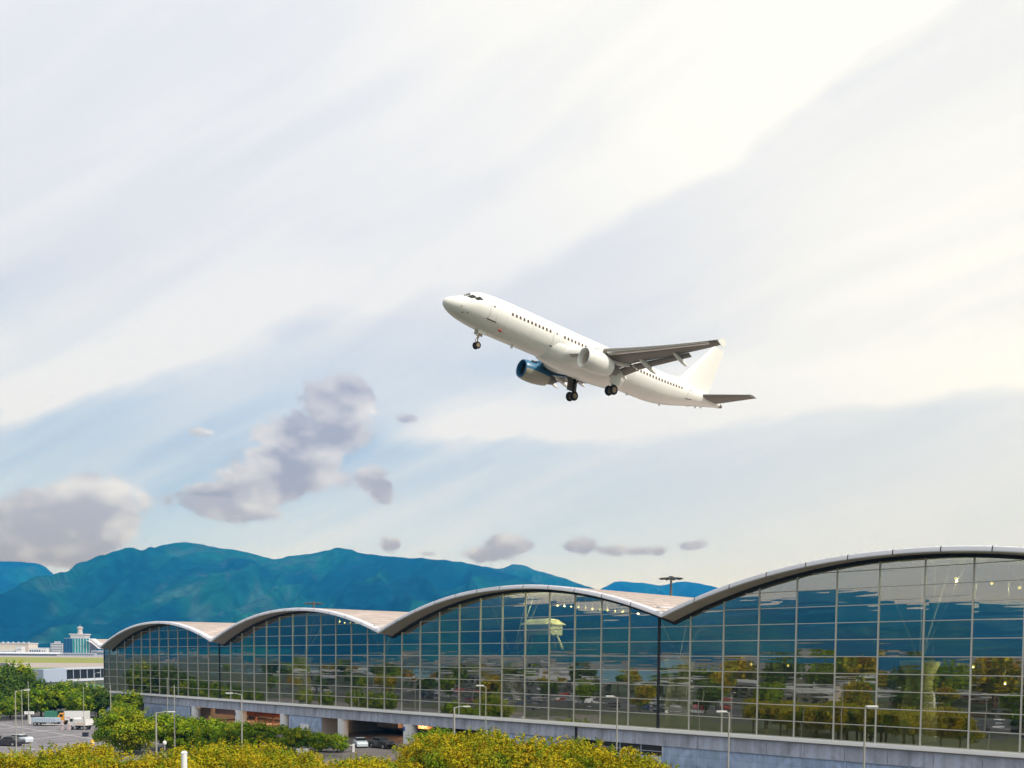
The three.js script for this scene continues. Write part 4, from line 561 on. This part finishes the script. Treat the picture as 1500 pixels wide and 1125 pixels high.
streetLamp(-135, 27, 10.6, RT, 0, 'thin tall pole behind the clipped shrubs', 0.06); streetLamp(-114.9, 35.9, 10.0, RT, 0, 'pale pole rising between the round tree and the shrub row', 0.09); streetLamp(-82.6, 54, 8.5, RT, 1.3, 'street lamp with its arm reaching over the golden trees', 0.11); streetLamp(-80.7, 45.7, 10.2, LEFT, 1.1, 'street lamp in front of the large blue-signed column', 0.09);
streetLamp(-64.1, 30.8, 9.0, RT, 1.1, 'thick street lamp behind the tallest golden trees', 0.15); streetLamp(-54.7, 35.9, 11.5, LEFT, 0.35, 'thin street lamp rising from the golden tree row', 0.055); streetLamp(-45.6, 27.7, 10.6, LEFT, 0.5, 'street lamp in front of the dark window strip', 0.09); streetLamp(-29.2, 37.3, 10.3, LEFT, 0.35, 'street lamp beside the last golden tree of the row', 0.085); streetLamp(-19.4, 37.9, 11.1, RT, 0.2, 'street lamp standing alone before the blue panelled wall', 0.085);
{ const t = thing('camera_post', 'white post with a camera arm among the golden trees', 'post', [-45.4, 0, 70.2]); mesh('post', cyl(0.16, 0.18, 8.6, 14).translate(0, 4.3, 0), M.white, t); mesh('cap', cyl(0.1, 0.19, 0.12, 14).translate(0, 8.65, 0), M.white, t); const g = thing('globe_lamp', 'small white globe lamp beyond the golden trees', 'street lamp', [-114.4, 0, 37.6]); mesh('pole', bar([0, 0, 0], [0, 1.9, 0], 0.06), M.galv, g); mesh('globe', new THREE.SphereGeometry(0.27, 14, 10).scale(1, 1.2, 1).translate(0, 2.15, 0), M.white, g); }
function highMast(x, z, h, label) {
  const t = thing('high_mast_light', label, 'light mast', [x, 0, z]); mesh('pole', cyl(0.32, 0.75, h, 16).translate(0, h / 2, 0), std(0.16, 0.14, 0.12, 0.7), t);
  mesh('ring', new THREE.TorusGeometry(2.2, 0.14, 8, 28).rotateX(Math.PI / 2).translate(0, h - 0.3, 0), std(0.12, 0.11, 0.10, 0.7), t);
  for (let i = 0; i < 10; i++) { const a = i / 10 * 6.283; mesh('floodlight', rbox(1.5, 0.32, 0.9, 0.08).rotateZ(-0.12).translate(2.9, h - 0.25, 0).rotateY(a), std(0.12, 0.11, 0.10, 0.6), t); }
  mesh('hub', merge([cyl(0.7, 0.5, 0.6, 14).translate(0, h + 0.1, 0), ...[0, 1, 2, 3].map((i) => bar([0, h - 0.2, 0], [Math.cos(i * 1.571) * 2.2, h - 0.3, Math.sin(i * 1.571) * 2.2], 0.09))]), std(0.12, 0.11, 0.10, 0.7), t);
}
highMast(-138.3, -133.8, 39.6, 'high mast with a ring of floodlights beside the tallest roof vault'); highMast(-276.7, -101.4, 35.6, 'floodlight mast barely showing above the second roof vault');
// ------------------------------------------------------------------ link bridge, apron equipment
{
  const b = thing('link_bridge', 'elevated blue-grey link corridor with a band of dark windows', 'bridge', [-258.8, 0, 2.7], 1.914), P = std(0.36, 0.43, 0.56, 0.6);
  const R = (g) => g.rotateZ(0.02).translate(0, 0.05, 0);
  mesh('end_pod', R(rbox(7.6, 3.7, 4.4, 0.08, 3.0, 8.6, 0)), P, b); mesh('floor_beam', R(box(46, 0.7, 3.6, 29, 7.05, 0)), std(0.55, 0.6, 0.68, 0.5), b); mesh('roof', R(box(46, 0.45, 4.2, 29, 10.35, 0)), std(0.5, 0.55, 0.64, 0.5), b); mesh('back_wall', R(box(46, 3, 0.2, 29, 8.8, -1.7)), P, b);
  for (let i = 0; i < 19; i++) { mesh('window', R(box(2.2, 2.6, 0.06, 8.1 + i * 2.4, 8.75, 1.72)), CARGLASS, b); mesh('window_post', R(box(0.2, 2.7, 0.2, 6.95 + i * 2.4, 8.75, 1.72)), P, b); }
  for (const x of [2, 14, 26, 38]) for (const z of [-1.2, 1.2]) mesh('leg', box(0.6, 7.2, 0.6, x, 3.6, z), std(0.4, 0.4, 0.42, 0.7), b);
  const cart = (x, z, col, label, turn) => { const t = thing('baggage_container', label, 'container', [x, 0.02, z], turn); mesh('shell', ext([[-1.4, 0.5], [-1.4, 2.2], [-1.0, 2.6], [1.4, 2.6], [1.4, 0.5]], 2.2, 0.06), col, t); for (const q of [-0.9, 0.9]) for (const w of [-0.8, 0.8]) wheelOf(t, q, w, 0.25, 0.16); };
  const TEAL = std(0.03, 0.34, 0.36, 0.5); cart(-372, -54, std(0.04, 0.3, 0.22, 0.5), 'green baggage container on the apron', 0.4); cart(-362, -53, TEAL, 'teal baggage container between the green and the pale ones', 0.6); cart(-352, -52, TEAL, 'teal baggage container next to the pale one', 0.7); cart(-344, -49, std(0.45, 0.62, 0.6, 0.5), 'pale teal baggage container on the apron', 0.5);
  const tug = thing('tow_tractor', 'orange tow tractor on the apron', 'tractor', [-325.7, 0.02, -40.4], 0.8); mesh('body', ext([[-1.9, 0.4], [-1.9, 1.3], [0.2, 1.4], [0.6, 2.2], [1.7, 2.2], [1.9, 0.4]], 1.9, 0.08), std(0.75, 0.2, 0.04, 0.5), tug); mesh('windscreen', box(0.9, 0.5, 1.93, 1.15, 1.85, 0), CARGLASS, tug); for (const q of [-1.2, 1.2]) for (const w of [-0.8, 0.8]) wheelOf(tug, q, w, 0.45, 0.3);
  sheet('apron', [[-420, -90], [-226, -90], [-226, -6], [-300, 6], [-420, 0]], 0.015, TAN);
}
// ------------------------------------------------------------------ buildings across the airfield
{
  const O = [-1672, 15.4, -428], TH = 0.729, q = 1.2;   // rows stand square to the runway
  const put = (name, label, px) => { const t = thing(name, label, 'building', [O[0] + 0.746 * px * q, O[1], O[2] - 0.666 * px * q], TH); t.scale.y = 1.14; return t; };
  const WH = std(0.74, 0.73, 0.70, 0.6), CR = std(0.62, 0.53, 0.42, 0.7), GY = std(0.46, 0.47, 0.52, 0.7), DKW = std(0.10, 0.13, 0.18, 0.3), RF = std(0.60, 0.58, 0.60, 0.5), BLG = std(0.015, 0.07, 0.15, 0.15), TLG = std(0.05, 0.27, 0.26, 0.15);
  const win = (t, x0, x1, y, h, n, z, w = 0.62) => { for (let i = 0; i < n; i++) { const W = (x1 - x0) / n; mesh('window', box(W * w, h, 0.3, x0 + (i + 0.5) * W, y, z), DKW, t); } };
  let t = put('hangar', 'long cream hangar with a flat roof across the airfield', 22); mesh('wall', box(62, 19, 30, 0, 9.5, 0), CR, t); mesh('roof', box(64, 1.4, 32, 0, 19.6, 0), RF, t); mesh('front_annexe', box(56, 9, 12, -3, 4.5, 20), WH, t); win(t, -31, 25, 6, 2, 14, 26.1); for (let i = 0; i < 7; i++) mesh('roof_vent', box(2, 1.6, 2, -26 + i * 9, 20.9, 8), WH, t);
  t = put('service_block', 'small white stair block beside the cream hangar', 42); mesh('wall', box(9.5, 14, 10, 0, 7, 26), WH, t); mesh('parapet', box(10, 0.8, 10.5, 0, 14.3, 26), RF, t); win(t, -4, 4, 10, 1.6, 2, 31.1, 0.5);
  t = put('hangar', 'white arch-roofed hangar next to the small stair block', 62); mesh('wall', box(34, 13, 28, 0, 6.5, 0), WH, t); mesh('roof', new THREE.CylinderGeometry(30, 30, 35, 24, 1, false, -0.62, 1.24).rotateX(Math.PI / 2).rotateY(0).translate(0, -9.3, 0).scale(1, 1, 0.8), RF, t); win(t, -16, 16, 8, 3, 8, 14.1);
  t = put('service_block', 'square white block in front of the arch-roofed hangar', 76); mesh('wall', box(10, 12, 9, 0, 6, 24), WH, t); mesh('parapet', box(10.6, 0.8, 9.6, 0, 12.3, 24), RF, t); win(t, -4, 4, 8, 1.6, 2, 28.6, 0.5);
  t = put('office_block', 'grey office block with rows of windows beside the teal tower', 88); mesh('wall', box(21, 20, 18, 0, 10, 4), std(0.6, 0.59, 0.58, 0.7), t); for (let f = 0; f < 5; f++) win(t, -10, 10, 3 + f * 3.8, 1.7, 8, 13.1); mesh('roof_plant', box(8, 3, 6, -3, 21.5, 4), GY, t);
  t = put('low_terminal', 'low pale concourse with a wide pitched roof along the runway', 62); mesh('wall', box(112, 3.6, 14, 0, 1.8, 50), GY, t); const rs = new THREE.Shape([[-9, 3.6], [0, 6], [9, 3.6]].map(([a, b]) => new THREE.Vector2(a, b))); mesh('roof', new THREE.ExtrudeGeometry(rs, { depth: 116, bevelEnabled: false }).rotateY(Math.PI / 2).translate(-58, 0, 50), std(0.72, 0.70, 0.72, 0.5), t); win(t, -54, 54, 2.0, 1.6, 26, 57.1, 0.8);
  t = put('control_building', 'teal glass control building with white fins and a rooftop tower', 117); mesh('wall', box(44, 26, 26, 0, 15, 0), GY, t); for (let i = 0; i < 3; i++) mesh('glass_panel', box(4.4, 25, 0.6, -19.6 + i * 4.9, 15, 13.2), BLG, t); for (let i = 0; i < 6; i++) { mesh('glass_panel', box(4.4, 25, 0.6, -4.6 + i * 4.9, 15, 13.2), TLG, t); mesh('fin', box(0.6, 26, 1.2, -2.1 + i * 4.9, 15, 13.5), WH, t); } mesh('penthouse', box(26, 6, 16, 0, 31, 0), std(0.55, 0.5, 0.48, 0.7), t); mesh('roof_slab', box(30, 1.2, 18, 0, 34.2, 0), WH, t); const tw = mesh('tower', merge([cyl(3.4, 4.4, 7, 16).translate(0, 38, 0), cyl(5.2, 3.6, 3, 16).translate(0, 43, 0), cyl(2.6, 5, 1.6, 16).translate(0, 45.3, 0)]), std(0.5, 0.44, 0.42, 0.7), t); mesh('mast', bar([0, 46, 0], [0, 50, 0], 0.25), GY, tw); mesh('podium', box(60, 5.5, 30, 6, 2.7, 6), GY, t); win(t, -22, 34, 3, 2, 18, 21.1);
  t = put('vault_hall', 'white vaulted hall roof beside the teal control building', 150); mesh('wall', box(34, 10, 30, 4, 5, 0), GY, t); const vr = []; for (const s of [-1, 1]) vr.push(gridGeo(12, 1, (u, v) => [4 + s * (2 + u * 22), 12 + 13 * Math.sin(u * 1.35), v ? -20 : 20])); mesh('vault_roof', merge(vr), std(0.75, 0.66, 0.62, 0.6), t); win(t, -12, 20, 5, 3, 9, 15.1, 0.8);
  t = put('arched_shelter', 'dark blue arched shelter at the runway edge', 6); mesh('shell', new THREE.CylinderGeometry(7.5, 7.5, 20, 24, 1, true, 0, Math.PI).rotateZ(Math.PI / 2).rotateX(0).rotateY(Math.PI / 2 * 0).translate(0, 0, 66), std(0.03, 0.09, 0.2, 0.35), t); mesh('end_wall', new THREE.CircleGeometry(7.3, 24, 0, Math.PI).translate(0, 0, 60), std(0.05, 0.1, 0.16, 0.4), t);
  const sg = thing('runway_sign', 'dark box sign standing beside the taxiway', 'sign', [-950, groundY(-950, -205), -205], TH); mesh('board', rbox(6, 3.2, 0.8, 0.05, 0, 2.2, 0), std(0.14, 0.14, 0.15, 0.6), sg); for (const x of [-2, 2]) mesh('leg', box(0.3, 1.2, 0.3, x, 0.4, 0), GY, sg);
}
// ------------------------------------------------------------------ what the glass mirrors: car park and low buildings behind the viewpoint
{
  const gr = 'cars parked behind the viewpoint', cols = [['white', [0.75, 0.76, 0.78]], ['silver', [0.42, 0.44, 0.46]], ['dark blue', [0.02, 0.05, 0.14]], ['red', [0.45, 0.02, 0.02]], ['black', [0.015, 0.015, 0.016]]];
  const P = cols.map(([n, c]) => car('parked_car', `${n} car in the open car park mirrored by the glass wall`, 'car', [0, -50, 0], 0, paint(...c), 'sedan', gr, true)); const used = P.map(() => 0), r = rngOf(321);
  for (const z of [122, 128, 138, 144, 155, 161, 172, 178]) for (let x = -250; x < 20; x += 5.6) { if (r() < 0.78) continue; const k = Math.floor(r() * 5.99) % 5, at = [x + r() * 0.5, 0.03, z], tu = Math.PI / 2 * (r() < 0.5 ? 1 : -1); if (!used[k]++) { P[k].position.set(...at); P[k].rotation.y = tu; } else copy(P[k], at, tu); }
  const via = thing('elevated_road', 'elevated road with pale parapets mirrored in the glass wall', 'bridge', [-180, 0, 196]);
  mesh('deck', box(520, 0.8, 9, 0, 5.2, 0), M.conc, via); for (const z of [-4.6, 4.6]) mesh('parapet', box(520, 1.0, 0.25, 0, 6.0, z), M.white, via); for (let x = -240; x <= 240; x += 24) mesh('pier', box(1.2, 4.8, 4, x, 2.4, 0), M.conc, via);
  for (const z of [134]) sheet('footpath', [[-330, z], [60, z], [60, z + 2.2], [-330, z + 2.2]], 0.045, std(0.6, 0.58, 0.54, 0.85));
  const blk = (x, z, w, h, d, col, label) => { const t = thing('low_building', label, 'building', [x, 0, z], 0); mesh('wall', box(w, h, d, 0, h / 2, 0), std(...col, 0.8), t); mesh('roof', box(w + 1, 0.6, d + 1, 0, h + 0.3, 0), std(0.5, 0.5, 0.52, 0.6), t); const n = Math.round(w / 4); for (let f = 0; f < Math.floor(h / 3.4); f++) for (let i = 0; i < n; i++) mesh('window', box(w / n * 0.6, 1.6, 0.1, -w / 2 + (i + 0.5) * w / n, 1.9 + f * 3.4, -d / 2 - 0.03), CARGLASS, t); };
  blk(-150, 226, 52, 8.5, 18, [0.5, 0.44, 0.36], 'low cream building beyond the car park mirrored by the glass'); blk(-300, 238, 70, 11, 20, [0.45, 0.46, 0.5], 'grey building beyond the car park mirrored by the glass'); blk(-60, 232, 40, 7, 16, [0.55, 0.3, 0.2], 'brick-coloured building beyond the car park mirrored by the glass');
}
// haze over the distance
scene.fog = new THREE.FogExp2(new THREE.Color(...HAZE_COLOR), HAZE);
//@@NEXT
renderer.render(scene, camera);
